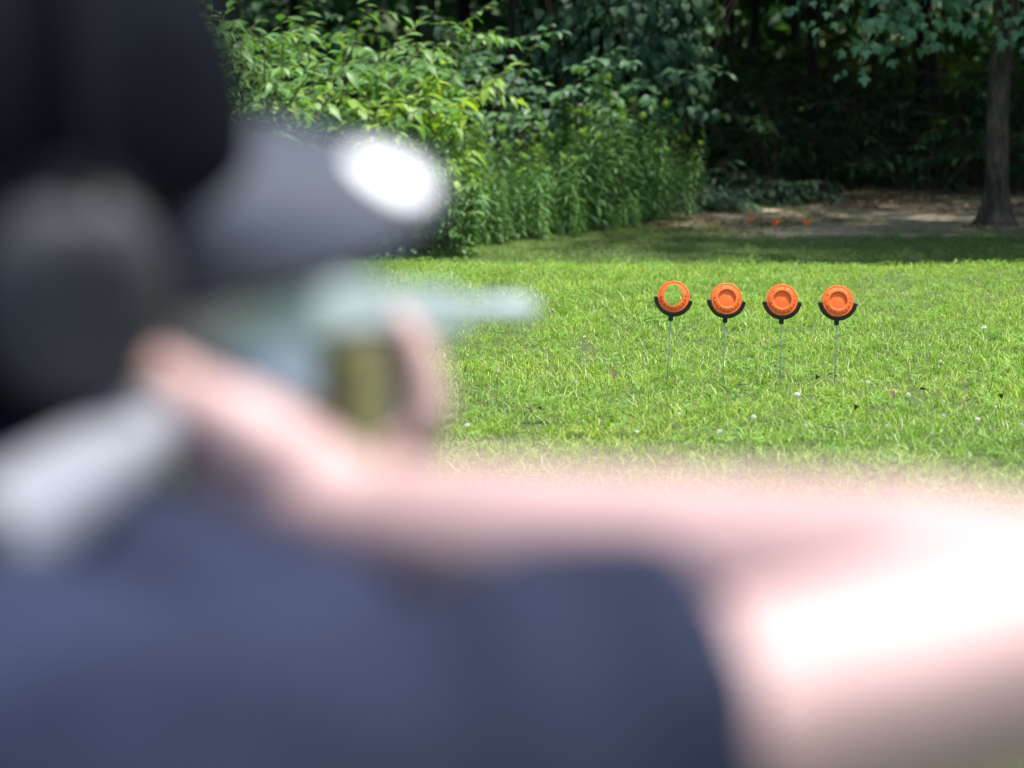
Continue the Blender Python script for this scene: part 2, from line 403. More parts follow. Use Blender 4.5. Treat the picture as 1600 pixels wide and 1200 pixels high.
# the maple by the bare ground, right
def build_maple():
    rng = random.Random(77)
    base = ground_at(1550, 352)
    root = empty('maple_tree', base)
    tag(root, 'maple with rough brown trunk and drooping pale green branches beside the bare ground', 'tree')
    tr = trunk_mesh(8.5, 0.088, 0.06, 0.07, 3.3, (0.18, 0.25), 64, 170)
    link('trunk', tr, M_bark, root, False)
    lines = []; C = []
    for k in range(26):
        z = rng.uniform(2.0, 8); a = rng.uniform(0, 6.283)
        pts = polyline(Vector((0.12*z/2, 0.03*z, z)), Vector((math.cos(a), math.sin(a), 0.2)), rng.uniform(2.5, 4.6), 9, rng, .16, Vector((0, 0, -.3)))
        lines.append(taper(pts, 0.05, 0.008))
    # two limbs that sag into the picture: towards the left, over the bare ground
    tips = []
    def sag(start, end, r0):
        pts = []
        for i in range(13):
            t = i/12
            p = start.lerp(end, t) + Vector((0, 0, 0.30*math.sin(math.pi*t))) + Vector((rng.uniform(-1, 1), rng.uniform(-1, 1), rng.uniform(-1, 1)))*0.02
            pts.append(p)
        lines.append(taper(pts, r0, 0.006)); return pts
    loc = lambda u, v, z: W(u, v, z) - base
    spray = []
    for (u, v, z, w) in [(1400, 78, 17.2, 1.0), (1352, 62, 17.0, .9), (1465, 62, 17.4, .9), (1345, 105, 17.1, .6), (1300, 30, 17.4, .8), (1250, 12, 17.9, .6), (1530, 30, 17.2, .9), (1590, 55, 16.8, .9), (1450, 20, 17.0, 1), (1380, 18, 17.0, 1)]:
        end = loc(u, v, z)
        st = Vector((0.15, 0.05, 2.1 + rng.random()*0.5))
        pts = sag(st, end, 0.03)
        spray.append((pts, w))
    tm = maple_arrays(1.0, 0.25)
    leaves = []
    for pts, w in spray:
        for i in range(4, len(pts)):
            p = pts[i]; d = (pts[i]-pts[i-1]).normalized()
            for k in range(int(12*w) if i > 6 else 3):
                a = rng.uniform(0, 6.283)
                tw = Vector((math.cos(a), math.sin(a), rng.uniform(-.5, .2))).normalized()
                q = p + tw*rng.uniform(.03, .20) + d*rng.uniform(-.05, .08)
                dd = (tw + d*0.5 + Vector((0, 0, -0.7))).normalized()
                nn = Vector((rng.uniform(-.4, .4), rng.uniform(-1.0, .1), 1))
                leaves.append(M4s(q, frame(dd, nn), rng.uniform(.055, .088)))
    link('limbs', tube_mesh('limbs', lines, 6), M_bark, root, False)
    cr = crown_leaves(rng, Vector((2.6, -0.4, 5.4)), Vector((3.9, 4.8, 3.6)), 5000, 0.24, .3, 1.9)
    c = link('crown', join_leaves('crown', T_leafcard, cr), M_maple, root, False); c['kind'] = 'stuff'
    # leaves that hang into view, one by one
    me = [np_mesh('maple_leaf', *maple_arrays(1, dr)) for dr in (0.15, 0.3, 0.45)]
    for m_ in me: m_.materials.append(M_maple)
    leaves.sort(key=lambda m: (m.translation.z))
    for i, m_ in enumerate(leaves[:300]):
        l = bpy.data.objects.new('leaf', me[i % 3]); COL.objects.link(l); l.parent = root; l.matrix_local = m_
    if len(leaves) > 300:
        c = link('far_foliage', join_leaves('far_foliage', [maple_arrays(1, .3)], [(m_, 0) for m_ in leaves[300:]]), M_maple, root, False); c['kind'] = 'stuff'
build_maple()

# tall trees over the thicket on the left: out of frame above, but they shade the far lawn
def side_tree(x, y, seed, label, hz=6.5, r=Vector((4.2, 4.2, 3.8))):
    t = forest_tree_proto(seed, 11.5, .15, hz, r, 6500); t.name = 'thicket_tree'
    t.location = (x, y, H(x, y)); tag(t, label, 'tree', 'tall trees above the thicket')
def shade_tree(x, y, seed, label, off):  # added out of view, crown pulled off its trunk, to shade the bank
    t = forest_tree_proto(seed, 11.5, .15, 7.4, Vector((2.5, 2.7, 2.0)), 1000); t.name = 'shade_tree'
    for c in t.children:
        if c.name.startswith('crown'): c.location = off
    t.location = (x, y, H(x, y)); tag(t, label, 'tree')
shade_tree(6.3, 16.3, 24, 'slender unseen tree added at the right edge of the lawn with a crown leaning over the bank', (-0.9, -1.2, 0))
side_tree(-2.6, 23.0, 21, 'tall tree rising just behind the broad-leaved shrubs')
side_tree(-5.5, 20.2, 22, 'tall tree beyond the far left of the thicket')
side_tree(9.6, 19.0, 23, 'tall tree at the edge of the wood, right of the maple')

# ------------------------------------------------------------------ shrubs
def grow(rng, nstem, Ht, spread, twigs=6, twig_len=(.15, .4), leaf_step=.05, start=0.2, arch=0.6, lean=Vector((0, 0, 0))):
    """arching stems with leafy twigs, around the origin -> (tubes, leaves as (pos, dir, normal))"""
    tubes, lv = [], []
    for s in range(nstem):
        a = rng.uniform(0, 6.283); rr = spread*math.sqrt(rng.random())
        d0 = Vector((math.cos(a)*rr, math.sin(a)*rr, Ht)) + lean
        Ln = Ht*rng.uniform(.75, 1.1)
        p0 = Vector((math.cos(a)*rr*.25, math.sin(a)*rr*.25, -0.03))
        pts = polyline(p0, d0, Ln, 14, rng, .07, Vector((math.cos(a)*arch, math.sin(a)*arch, -arch*.8)))
        tubes.append(taper(pts, .004+.006*Ht, .002))
        def leaves_on(pp, side0, step):
            acc = 0; side = side0
            for i in range(1, len(pp)):
                seg = pp[i]-pp[i-1]; n = max(1, int(round(seg.length/step)))
                dd = seg.normalized(); hor = dd.cross(Vector((0, 0, 1)))
                if hor.length < .1: hor = Vector((math.cos(i*2.4), math.sin(i*2.4), 0))
                hor.normalize()
                for k in range(n):
                    side = -side
                    p = pp[i-1] + seg*((k+.5)/n)
                    ld = (hor*side*rng.uniform(.7, 1.1) + dd*rng.uniform(.2, .8) + Vector((0, 0, rng.uniform(-.55, .1)))).normalized()
                    nn = Vector((rng.uniform(-.35, .35), rng.uniform(-.55, .15), 1))
                    lv.append((p, ld, nn))
            # a leaf at the tip
            lv.append((pp[-1], (pp[-1]-pp[-2]).normalized()+Vector((0, 0, -.3)), Vector((rng.uniform(-.3, .3), -.3, 1))))
        i0 = int(len(pts)*start)
        leaves_on(pts[max(1, int(len(pts)*.6)):], 1, leaf_step)
        for k in range(twigs):
            i = rng.randrange(max(1, i0), len(pts)-1)
            b = rng.uniform(0, 6.283)
            td = Vector((math.cos(b), math.sin(b), rng.uniform(-.1, .5)))
            tp = polyline(pts[i], td, rng.uniform(*twig_len), 5, rng, .12, Vector((0, 0, -.35)))
            tubes.append(taper(tp, .004, .0015)); leaves_on(tp, 1, leaf_step)
    return tubes, lv

def shrub(name, label, base, seed, tmpl, mat, leaf_size, n_single, cat='shrub', group=None, stem_mat=None, cam_side=None, **kw):
    rng = random.Random(seed)
    tubes, lv = grow(rng, **kw)
    root = empty(name, base); tag(root, label, cat, group)
    link('stems', tube_mesh('stems', tubes, 5), stem_mat or M_twig, root, False)
    mats = []
    for (p, d, n) in lv:
        if p.z < 0.02: continue
        mats.append((M4s(p, frame(d, n), leaf_size*rng.uniform(.6, 1.25)), rng.randrange(len(tmpl))))
    mats.sort(key=lambda m: m[0].translation.y - 0.25*rng.random())
    single = mats[:n_single]; rest = mats[n_single:]
    if single:
        mes = [np_mesh('leaf', *t) for t in tmpl]
        for m in mes: m.materials.append(mat)
        for M, k in single:
            l = bpy.data.objects.new('leaf', mes[k]); COL.objects.link(l); l.parent = root; l.matrix_local = M
    if rest:
        f = link('foliage', join_leaves('foliage', tmpl, rest), mat, root, False); f['kind'] = 'stuff'
    return root

OV = [leaf_arrays(1, .46, 4, 'ovate', .25, .3), leaf_arrays(1, .40, 4, 'ovate', .45, .25), leaf_arrays(1, .5, 4, 'ovate', .1, .15)]
HT = [leaf_arrays(1, .85, 4, 'heart', .2, .15), leaf_arrays(1, .8, 4, 'heart', .35, .25)]
LN = [leaf_arrays(1, .26, 4, 'lance', .3, .25), leaf_arrays(1, .22, 4, 'lance', .5, .2)]

def spot(u, z):
    x = (u-800)/FPX*z; y = z*math.cos(PITCH); return Vector((x, y, H(x, y)))

broad = [(345, 15.6, 31, 'broad-leaved shrub at the far left of the thicket behind the dark cap'),
         (430, 16.2, 32, 'tall broad-leaved shrub with shiny leaves above the cap bill'),
         (520, 16.6, 33, 'broad-leaved shrub between the shiny tall one and the yellow-green one'),
         (250, 16.4, 34, 'broad-leaved shrub hidden mostly behind the cap crown'),
         (130, 15.8, 35, 'broad-leaved shrub behind the back of the cap'),
         (-40, 15.6, 36, 'broad-leaved shrub beyond the left edge of the thicket')]
for i, (u, z, sd, lab) in enumerate(broad):
    shrub('broadleaf_shrub', lab, spot(u, z), sd, OV, M_broad, .108, 140 if 300 < u < 600 else 0, group='broad-leaved shrubs of the thicket', nstem=15, Ht=1.9, spread=.8 if u < 500 else .42, twigs=10, leaf_step=.042, start=.15)
shrub('young_shrub', 'yellow-green shrub with drooping pointed leaves over the tall weeds', spot(620, 16.3), 41, OV[:2], M_yel, .13, 230, nstem=10, Ht=1.42, spread=.34, twigs=8, twig_len=(.15, .32), leaf_step=.055, start=.5, arch=.55)
shrub('young_shrub', 'yellow-green leafy sapling low on the left side of the weed clump', spot(712, 15.75), 42, OV, M_broad, .06, 120, nstem=9, Ht=.62, spread=.16, twigs=7, twig_len=(.08, .18), leaf_step=.035, start=.1, arch=.35)
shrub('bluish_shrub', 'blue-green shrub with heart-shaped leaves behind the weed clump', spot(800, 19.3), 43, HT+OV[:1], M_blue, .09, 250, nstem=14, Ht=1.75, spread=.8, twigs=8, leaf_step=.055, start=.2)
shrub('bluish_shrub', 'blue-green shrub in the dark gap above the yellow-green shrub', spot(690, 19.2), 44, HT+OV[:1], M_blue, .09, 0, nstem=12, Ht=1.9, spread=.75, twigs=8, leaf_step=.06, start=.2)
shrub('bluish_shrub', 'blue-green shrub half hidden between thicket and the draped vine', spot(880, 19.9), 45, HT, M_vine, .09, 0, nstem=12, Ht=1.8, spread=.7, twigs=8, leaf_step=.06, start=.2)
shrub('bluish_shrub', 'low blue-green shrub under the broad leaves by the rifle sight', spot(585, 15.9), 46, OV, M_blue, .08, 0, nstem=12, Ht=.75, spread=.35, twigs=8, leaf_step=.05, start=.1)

def vine(label, u, z, seed, Ht, rx, n, single):
    """vine leaves hanging in curtains over a leaning stem"""
    rng = random.Random(seed); base = spot(u, z); root = empty('vine', base); tag(root, label, 'vine')
    tubes, mats = [], []
    for k in range(20):
        a = rng.uniform(0, 6.283); p0 = Vector((rng.uniform(-.2, .2), rng.uniform(-.2, .2), -.03))
        pts = polyline(p0, Vector((math.cos(a)*rx*.55, math.sin(a)*rx*.5, Ht*rng.uniform(.6, 1))), Ht*rng.uniform(.7, 1.1), 12, rng, .12)
        tubes.append(taper(pts, .012, .003))
    strands = []
    for k in range(60):
        a = rng.uniform(0, 6.283); rr = rx*rng.uniform(.55, 1.05)
        top = Vector((math.cos(a)*rr, math.sin(a)*rr*.8, Ht*rng.uniform(.55, 1.05)))
        strands.append((top, rng.uniform(.3, 1.0)))
    per = n//60
    for top, ln in strands:
        out = Vector((top.x, top.y, 0)).normalized()
        for k in range(per):
            t = rng.random()
            p = top + Vector((rng.gauss(0, .12), rng.gauss(0, .12), -ln*t)) - out*0.10*t
            if p.z < .05: continue
            d = (out*.55 + Vector((rng.uniform(-.5, .5), rng.uniform(-.5, .5), -.85))).normalized()
            nn = (out*.8 + Vector((rng.uniform(-.4, .4), rng.uniform(-.4, .4), .75)))
            mats.append((M4s(p, frame(d, nn), rng.uniform(.06, .12)), rng.randrange(2)))
    mats.sort(key=lambda m: m[0].translation.y)
    link('stems', tube_mesh('stems', tubes, 5), M_twig, root, False)
    mes = [np_mesh('leaf', *t) for t in HT]
    for m in mes: m.materials.append(M_vine)
    for M, k in mats[:single]:
        l = bpy.data.objects.new('leaf', mes[k]); COL.objects.link(l); l.parent = root; l.matrix_local = M
    f = link('foliage', join_leaves('foliage', HT, mats[single:]), M_vine, root, False); f['kind'] = 'stuff'
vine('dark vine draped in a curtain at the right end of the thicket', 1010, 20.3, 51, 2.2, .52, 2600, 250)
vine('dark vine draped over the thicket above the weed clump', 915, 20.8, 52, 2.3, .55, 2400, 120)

# low shrubs at the foot of the wood
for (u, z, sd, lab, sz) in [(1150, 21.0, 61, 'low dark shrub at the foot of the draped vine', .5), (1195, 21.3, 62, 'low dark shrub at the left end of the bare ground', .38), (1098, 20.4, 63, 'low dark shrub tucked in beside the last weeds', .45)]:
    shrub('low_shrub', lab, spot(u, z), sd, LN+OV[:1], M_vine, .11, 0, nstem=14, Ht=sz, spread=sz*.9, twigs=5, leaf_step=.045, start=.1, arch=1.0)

# weed clump: upright stalks with narrow leaves
def weed_proto(seed, Ht):
    rng = random.Random(seed)
    root = empty('tall_weed', (0, 0, 0))
    lean = rng.uniform(-.1, .1)
    pts = polyline(Vector((0, 0, -.03)), Vector((lean, rng.uniform(-.1, .1), 1)), Ht, 14, rng, .035)
    link('stem', tube_mesh('stem', [taper(pts, .0045, .002)], 5), M_stem, root)
    A = leaf_arrays(1, .15, 3, 'lance', .45, .2, .15); B = leaf_arrays(1, .13, 3, 'lance', .65, .2, .2)
    lv = []; tp = []
    n = int(Ht*95)
    for i in range(n):
        t = .08 + .92*i/n; f = t*14; j = min(13, int(f)); p = pts[j].lerp(pts[j+1], f-j)
        a = i*2.399 + rng.uniform(-.3, .3)
        up = .15 + .9*max(0, t-.75)/.25
        d = Vector((math.cos(a), math.sin(a), up - .25*(1-t)))
        L_ = (.135 if t < .7 else .135 - .09*(t-.7)/.3)*rng.uniform(.8, 1.2)*(0.55 if t < .15 else 1)
        lv.append((M4s(p, frame(d, Vector((rng.uniform(-.2, .2), rng.uniform(-.2, .2), 1))), L_), rng.randrange(2)))
    for i in range(22):
        a = i*2.399; p = pts[-1] + Vector((0, 0, -.05+.002*i))
        d = Vector((math.cos(a)*.6, math.sin(a)*.6, .7))
        tp.append((M4s(p, frame(d, Vector((0, 0, 1))), rng.uniform(.025, .055)), rng.randrange(2)))
    f = link('leaves', join_leaves('leaves', [A, B], lv), M_weed, root); f['kind'] = 'stuff'
    f = link('tip', join_leaves('tip', [leaf_arrays(1, .35, 2, 'lance', .2, .2)]*2, tp), M_tip, root); f['kind'] = 'stuff'
    return root
weeds = [weed_proto(71, .62), weed_proto(72, .74), weed_proto(73, .82), weed_proto(74, .70), weed_proto(75, .90)]
rng = random.Random(9); used = set(); cnt = 0
for i in range(190):
    u = 690 + 400*rng.random(); t = (u-690)/400
    zf = 15.95 + 3.2*t                       # front edge recedes to the right
    z = zf + 0.15 + 2.0*rng.random()**1.2
    p = spot(u*1.0, z)
    k = rng.choice([0, 1, 3, 3] if t < .55 or t > .85 else [1, 2, 3, 4, 4])
    o = weeds[k] if k not in used else copy_tree(weeds[k])
    used.add(k); o.location = p; o.rotation_euler = (rng.uniform(-.16, .16), rng.uniform(-.16, .16), rng.uniform(0, 6.28)); s = rng.uniform(.62, 1.2)*(1.12 if .42 < t < .75 else (.98 if t < .82 else .98-1.9*(t-.82))); o.scale = (s, s, s)
    tag(o, 'upright green weed stalk with narrow leaves in the clump below the thicket', 'weed', 'weed stalks of the clump beside the lawn')
# loose stragglers and low leaves in front of the clump
for i in range(16):
    u = 700 + 380*rng.random(); t = (u-690)/400; p = spot(u, 15.8+3.2*t)
    o = copy_tree(weeds[0]); o.location = p; o.rotation_euler = (rng.uniform(-.3, .3), rng.uniform(-.3, .3), rng.uniform(0, 6)); s = rng.uniform(.25, .5); o.scale = (s, s, s)
    tag(o, 'short weed sprouting at the front of the weed clump', 'weed', 'short weeds at the foot of the clump')

# understory of the wood
def understory(seed, Ht, spread, mat, nst):
    rng = random.Random(seed); tubes, lv = grow(rng, nstem=nst, Ht=Ht, spread=spread, twigs=7, twig_len=(.3, .7), leaf_step=.07, start=.15, arch=1.0)
    root = empty('sapling', (0, 0, 0)); link('stems', tube_mesh('stems', tubes, 4), M_twig, root)
    f = link('foliage', join_leaves('foliage', OV+LN, [(M4s(p, frame(d, n), .13*rng.uniform(.6, 1.2)), rng.randrange(5)) for p, d, n in lv if p.z > .02]), mat, root); f['kind'] = 'stuff'
    return root
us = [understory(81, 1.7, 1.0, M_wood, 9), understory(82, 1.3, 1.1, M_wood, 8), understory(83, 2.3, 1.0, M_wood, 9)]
seen = set()
for i in range(90):
    x = rng.uniform(-7, 10.5); y = rng.uniform(23.0, 31) if i < 46 else rng.uniform(29, 38)
    k = rng.randrange(3); o = us[k] if k not in seen else copy_tree(us[k]); seen.add(k)
    o.location = (x, y, H(x, y)); o.rotation_euler = (0, 0, rng.uniform(0, 6.28)); s = rng.uniform(.7, 1.2); o.scale = (s, s, s)
    tag(o, 'dark leafy sapling in the shade of the wood', 'sapling', 'saplings under the wood')
for i, (x, y) in enumerate([(1.7, 23.0), (2.5, 22.7), (3.2, 23.3), (3.9, 22.8), (4.7, 23.2), (5.4, 22.9), (2.9, 24.0), (4.3, 24.1)]):
    o = copy_tree(us[(i*2) % 3]); o.location = (x, y, H(x, y)); o.rotation_euler = (0, 0, i*1.3); s = .85+.1*(i % 3); o.scale = (s, s, s*.9)
    tag(o, 'dark leafy sapling at the edge of the wood behind the bare ground', 'sapling', 'saplings along the edge of the wood')
# the wood carries on behind: one far mass of leaves
rng2 = random.Random(5)
far = []
for _ in range(30000):
    x = rng2.uniform(-26, 28); y = rng2.uniform(40, 50); z = 6.5*rng2.random()**1.3
    far.append((M4s(Vector((x, y, z+H(x, y))), frame(Vector((rng2.uniform(-1, 1), rng2.uniform(-1, 1), -.4)), Vector((rng2.uniform(-.5, .5), rng2.uniform(-.8, .2), 1))), rng2.uniform(.3, .7)), rng2.randrange(2)))
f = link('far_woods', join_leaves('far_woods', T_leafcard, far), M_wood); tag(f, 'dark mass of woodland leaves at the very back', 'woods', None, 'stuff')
lit = understory(91, 2.2, .9, M_sun_leaf, 8); lit.name = 'sun_tinted_sapling'  # same kind of sapling, sunlight put into its leaf colour
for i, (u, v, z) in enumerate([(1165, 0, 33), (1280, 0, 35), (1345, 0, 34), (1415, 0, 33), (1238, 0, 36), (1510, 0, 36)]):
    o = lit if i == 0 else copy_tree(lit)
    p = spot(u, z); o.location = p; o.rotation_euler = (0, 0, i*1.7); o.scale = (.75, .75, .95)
    tag(o, 'sapling coloured yellow-green as if sunlit, glimpsed through the dark wood', 'sapling', 'sun-tinted saplings deep in the wood')

# ------------------------------------------------------------------ grass
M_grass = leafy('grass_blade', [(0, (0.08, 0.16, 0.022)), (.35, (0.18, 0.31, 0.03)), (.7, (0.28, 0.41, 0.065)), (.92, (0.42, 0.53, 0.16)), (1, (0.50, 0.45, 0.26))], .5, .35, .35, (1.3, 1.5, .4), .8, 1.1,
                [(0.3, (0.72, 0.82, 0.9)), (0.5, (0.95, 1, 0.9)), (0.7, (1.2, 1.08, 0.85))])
M_clover = leafy('clover_leaf', [(0, (0.09, 0.21, 0.03)), (1, (0.17, 0.33, 0.045))], .5, .4, .3)
def tuft(seed, n, hmin, hmax, wid, spread):
    rng = random.Random(seed); V, F = [], []
    for _ in range(n):
        a = rng.uniform(0, 6.283); r = spread*math.sqrt(rng.random()); b = rng.uniform(0, 6.283)
        p = Vector((math.cos(a)*r, math.sin(a)*r, -.01)); h = rng.uniform(hmin, hmax); w = wid*rng.uniform(.6, 1.3)
        lean = rng.uniform(.15, 1.45); d = Vector((math.cos(b), math.sin(b), 0)); s = Vector((-d.y, d.x, 0)); k = len(V)
        for i, t in enumerate((0, .4, .75, 1)):
            c = p + d*(lean*h*t*t) + Vector((0, 0, h*(t-.35*lean*t*t)))
            ww = w*(1, .95, .65, .08)[i]/2
            V += [c-s*ww, c+s*ww]
        F += [(k, k+1, k+3, k+2), (k+2, k+3, k+5, k+4), (k+4, k+5, k+7, k+6)]
    me = np_mesh('tuft', np.array([tuple(v) for v in V]), F); me.materials.append(M_grass); return me
def clover_tuft(seed):
    rng = random.Random(seed); ms = []
    lf = leaf_arrays(1, .9, 2, 'ovate', .1, -.2)
    for _ in range(9):
        c = Vector((rng.uniform(-.05, .05), rng.uniform(-.05, .05), rng.uniform(.02, .045))); a = rng.uniform(0, 6)
        for k in range(3):
            b = a+k*2.094; ms.append((M4s(c, frame(Vector((math.cos(b), math.sin(b), .25)), Vector((0, 0, 1))), .014), 0))
    me = join_leaves('clover', [lf], ms, M_clover); return me
tufts = [tuft(i, 20, .018, .055, .0029, .06) for i in range(5)] + [tuft(20, 9, .035, .075, .0035, .04), tuft(21, 6, .025, .045, .008, .04)] + [clover_tuft(5), clover_tuft(6)]
src = source_collection('grass_tuft', tufts)
M_grass_shade = leafy('shade_dark_grass_blade', [(0, (0.07, 0.14, 0.03)), (.5, (0.13, 0.23, 0.05)), (.85, (0.20, 0.29, 0.08)), (1, (0.32, 0.29, 0.15))], .5, .3, .25, (1.2, 1.4, .5), .8, 1.1)  # shade put into the colour: darker blades for the strip beyond the bank
rough = []  # tuft copies in the shade-darkened colour
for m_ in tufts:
    c_ = m_.copy(); c_.materials.clear(); c_.materials.append(M_grass_shade); rough.append(c_)
src_shade = source_collection('shade_tuft', rough)
def grass_field(name, x0, x1, y0, y1, density, label, seed, scl=(.75, 1.25), keep=None, coll=None):
    r = np.random.default_rng(seed); n = int((x1-x0)*(y1-y0)*density)
    xs = r.uniform(x0, x1, n); ys = r.uniform(y0, y1, n)
    P, S, I = [], [], []
    for x, y in zip(xs, ys):
        if keep and r.random() > keep(x, y): continue
        pn = noise.noise(Vector((x*.8, y*.8, 7)))
        P.append((x, y, H(x, y))); S.append(r.uniform(*scl)*(1+.35*pn))
        q = r.random()
        I.append(r.integers(7, 9) if q < .04+.15*max(0, noise.noise(Vector((x*1.5, y*1.5, 2)))) else (5 if q > .93 else (6 if q > .86 else r.integers(0, 5))))
    n = len(P)
    rot = np.stack([r.uniform(-.25, .25, n), r.uniform(-.25, .25, n), r.uniform(0, 6.283, n)], 1)
    o = scatter(name, P, rot, S, I, coll or src); tag(o, label, 'grass', None, 'stuff'); return o
view = lambda x, y: 1.0 if -0.32*y-.8 < x < 0.30*y+1.2 else 0.15
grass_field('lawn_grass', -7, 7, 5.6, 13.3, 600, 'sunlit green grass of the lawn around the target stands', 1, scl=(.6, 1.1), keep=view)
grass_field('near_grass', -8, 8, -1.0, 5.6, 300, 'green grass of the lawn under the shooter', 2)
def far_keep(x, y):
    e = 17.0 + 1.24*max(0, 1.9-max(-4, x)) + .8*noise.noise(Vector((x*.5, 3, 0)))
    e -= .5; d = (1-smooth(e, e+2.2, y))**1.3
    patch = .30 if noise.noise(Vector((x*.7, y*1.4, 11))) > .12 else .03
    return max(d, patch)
grass_field('shaded_grass', -7, 9, 13.3, 23, 420, 'shaded green grass between the lawn bank and the bare ground', 3, keep=far_keep, scl=(.6, 1.0), coll=src_shade)

# ------------------------------------------------------------------ litter on the bare ground
M_litter = leafy('dry_leaf', [(0, (0.10, 0.06, 0.035)), (.5, (0.22, 0.15, 0.09)), (1, (0.42, 0.33, 0.22))], .8, .2, .1, (1, .8, .5))
lit_src = source_collection('litter_leaf', [join_leaves('litter', OV, [(M4s(Vector((random.Random(s*9+i).uniform(-.06, .06), random.Random(s*7+i).uniform(-.06, .06), .006+.004*i)), frame(Vector((math.cos(i*2.1+s), math.sin(i*2.1+s), .1)), Vector((.15, .1, 1))), .05), i % 3) for i in range(5)], M_litter) for s in range(3)])
r = np.random.default_rng(8); P = []
for _ in range(5200):
    x, y = r.uniform(1.0, 9), r.uniform(17.3, 23.5)
    if noise.noise(Vector((x*.5, y*1.3, 4))) > -.1 and r.random() < smooth(17.2, 18.6, y): P.append((x, y, H(x, y)))
o = scatter('leaf_litter', P, np.stack([r.uniform(-.2, .2, len(P)), r.uniform(-.2, .2, len(P)), r.uniform(0, 6.28, len(P))], 1), r.uniform(.5, 1.3, len(P)), r.integers(0, 3, len(P)), lit_src)
tag(o, 'brown dry leaves strewn over the bare woodland ground', 'leaf litter', None, 'stuff')

# ------------------------------------------------------------------ targets
M_orange = plain('orange_paint', (0.78, 0.135, 0.016), .55, noise_scale=90, var=.2, bump=.12, bump_scale=500, spec=.35)
M_rib_shade = plain('rib_shade_orange', (0.09, 0.018, 0.009), .7, noise_scale=60, var=.3)  # dark ticks: rib shading under overhead light, put into the colour
M_black = plain('black_plastic', (0.006, 0.006, 0.007), .6, var=.2)
M_pole = plain('galvanised_rod', (0.28, 0.40, 0.33), .6, .0, var=.2)

PROF = [(0.0, .0060), (.020, .0050), (.0275, .0040), (.0288, .0044), (.0300, .0095), (.0318, .0112), (.0345, .0112), (.0400, .0098), (.0445, .0082), (.0455, .0060), (.0490, .0052), (.0500, .0066), (.0530, .0058), (.0540, .0030)]
def prof(rr):
    for (a, za), (b, zb) in zip(PROF, PROF[1:]):
        if rr <= b: return za+(zb-za)*(rr-a)/(b-a)
    return PROF[-1][1]
def clay_mesh(hole=None):
    """disc in the local xz plane, face towards -y; hole(angle) gives the broken edge"""
    seg = 72; radii = sorted(set([p[0] for p in PROF if p[0] > 0] + [.010, .024, .037]))
    V, F = [], []; rings_f, rings_b = [], []
    for side, rings in ((0, rings_f), (1, rings_b)):
        for rr in ([0.004] if not hole else []) + radii:
            ring = []
            for k in range(seg):
                a = 2*math.pi*k/seg; q = rr if not hole else max(rr, hole(a))
                z = prof(q); z = z if side == 0 else z-.0042
                ring.append(len(V)); V.append((q*math.cos(a), -z, q*math.sin(a)))
            rings.append(ring)
        for A, B in zip(rings, rings[1:]):
            for k in range(seg):
                k2 = (k+1) % seg
                f = (A[k], B[k], B[k2], A[k2])
                F.append(f if side == 1 else f[::-1])
    for k in range(seg):
        k2 = (k+1) % seg
        F.append((rings_f[-1][k], rings_f[-1][k2], rings_b[-1][k2], rings_b[-1][k]))
        if hole: F.append((rings_f[0][k2], rings_f[0][k], rings_b[0][k], rings_b[0][k2]))
    if not hole:
        F.append(tuple(rings_f[0])); F.append(tuple(reversed(rings_b[0])))
    bm = bmesh.new(); vs_ = [bm.verts.new(v) for v in V]
    for f in F:
        if len(set(f)) == len(f):
            try: bm.faces.new([vs_[i] for i in f])
            except ValueError: pass
    if hole: bmesh.ops.remove_doubles(bm, verts=bm.verts, dist=1e-5)
    bmesh.ops.recalc_face_normals(bm, faces=bm.faces)
    me = bm_mesh(bm, 'clay_target'); 
    try: me.set_sharp_from_angle(angle=R(35))
    except Exception: pass
    return me
def ribs_mesh(n=18, rin=.0372, rout=.0440, hole=None, w=.0015):
    bm = bmesh.new()
    for k in range(n):
        a = 2*math.pi*(k+.5)/n
        if hole and hole(a) > rin-.002: continue
        if math.sin(a) > .15 and k % 3: continue  # shade ticks thin out on the upper half
        c = (rin+rout)/2
        bmesh.ops.create_cube(bm, size=1, matrix=Matrix.Rotation(-a, 4, 'Y') @ Matrix.Translation((c, -prof(c)-.0002, 0)) @ Matrix.Diagonal((rout-rin, .0016, w*(1+.5*(k % 3 == 0)), 1)))
    return bm_mesh(bm, 'ribs', False)
def hole_fn(a):
    R_ = .054; hx, hy, ox, oy = .56*R_, .69*R_, -.02*R_, .09*R_
    # distance from the disc centre to the edge of an off-centre oval, then chips
    lo, hi = 0, .053
    for _ in range(24):
        m = (lo+hi)/2; x, y = m*math.cos(a)-ox, m*math.sin(a)-oy
        if (x/hx)**2+(y/hy)**2 < 1: lo = m
        else: hi = m
    chip = .0024*noise.noise(Vector((math.cos(a)*3, math.sin(a)*3, 1)))+.0018*noise.noise(Vector((math.cos(a)*9, math.sin(a)*9, 4)))
    if .75 < a < 1.05: chip -= .0032
    return min(.0505, lo+chip)

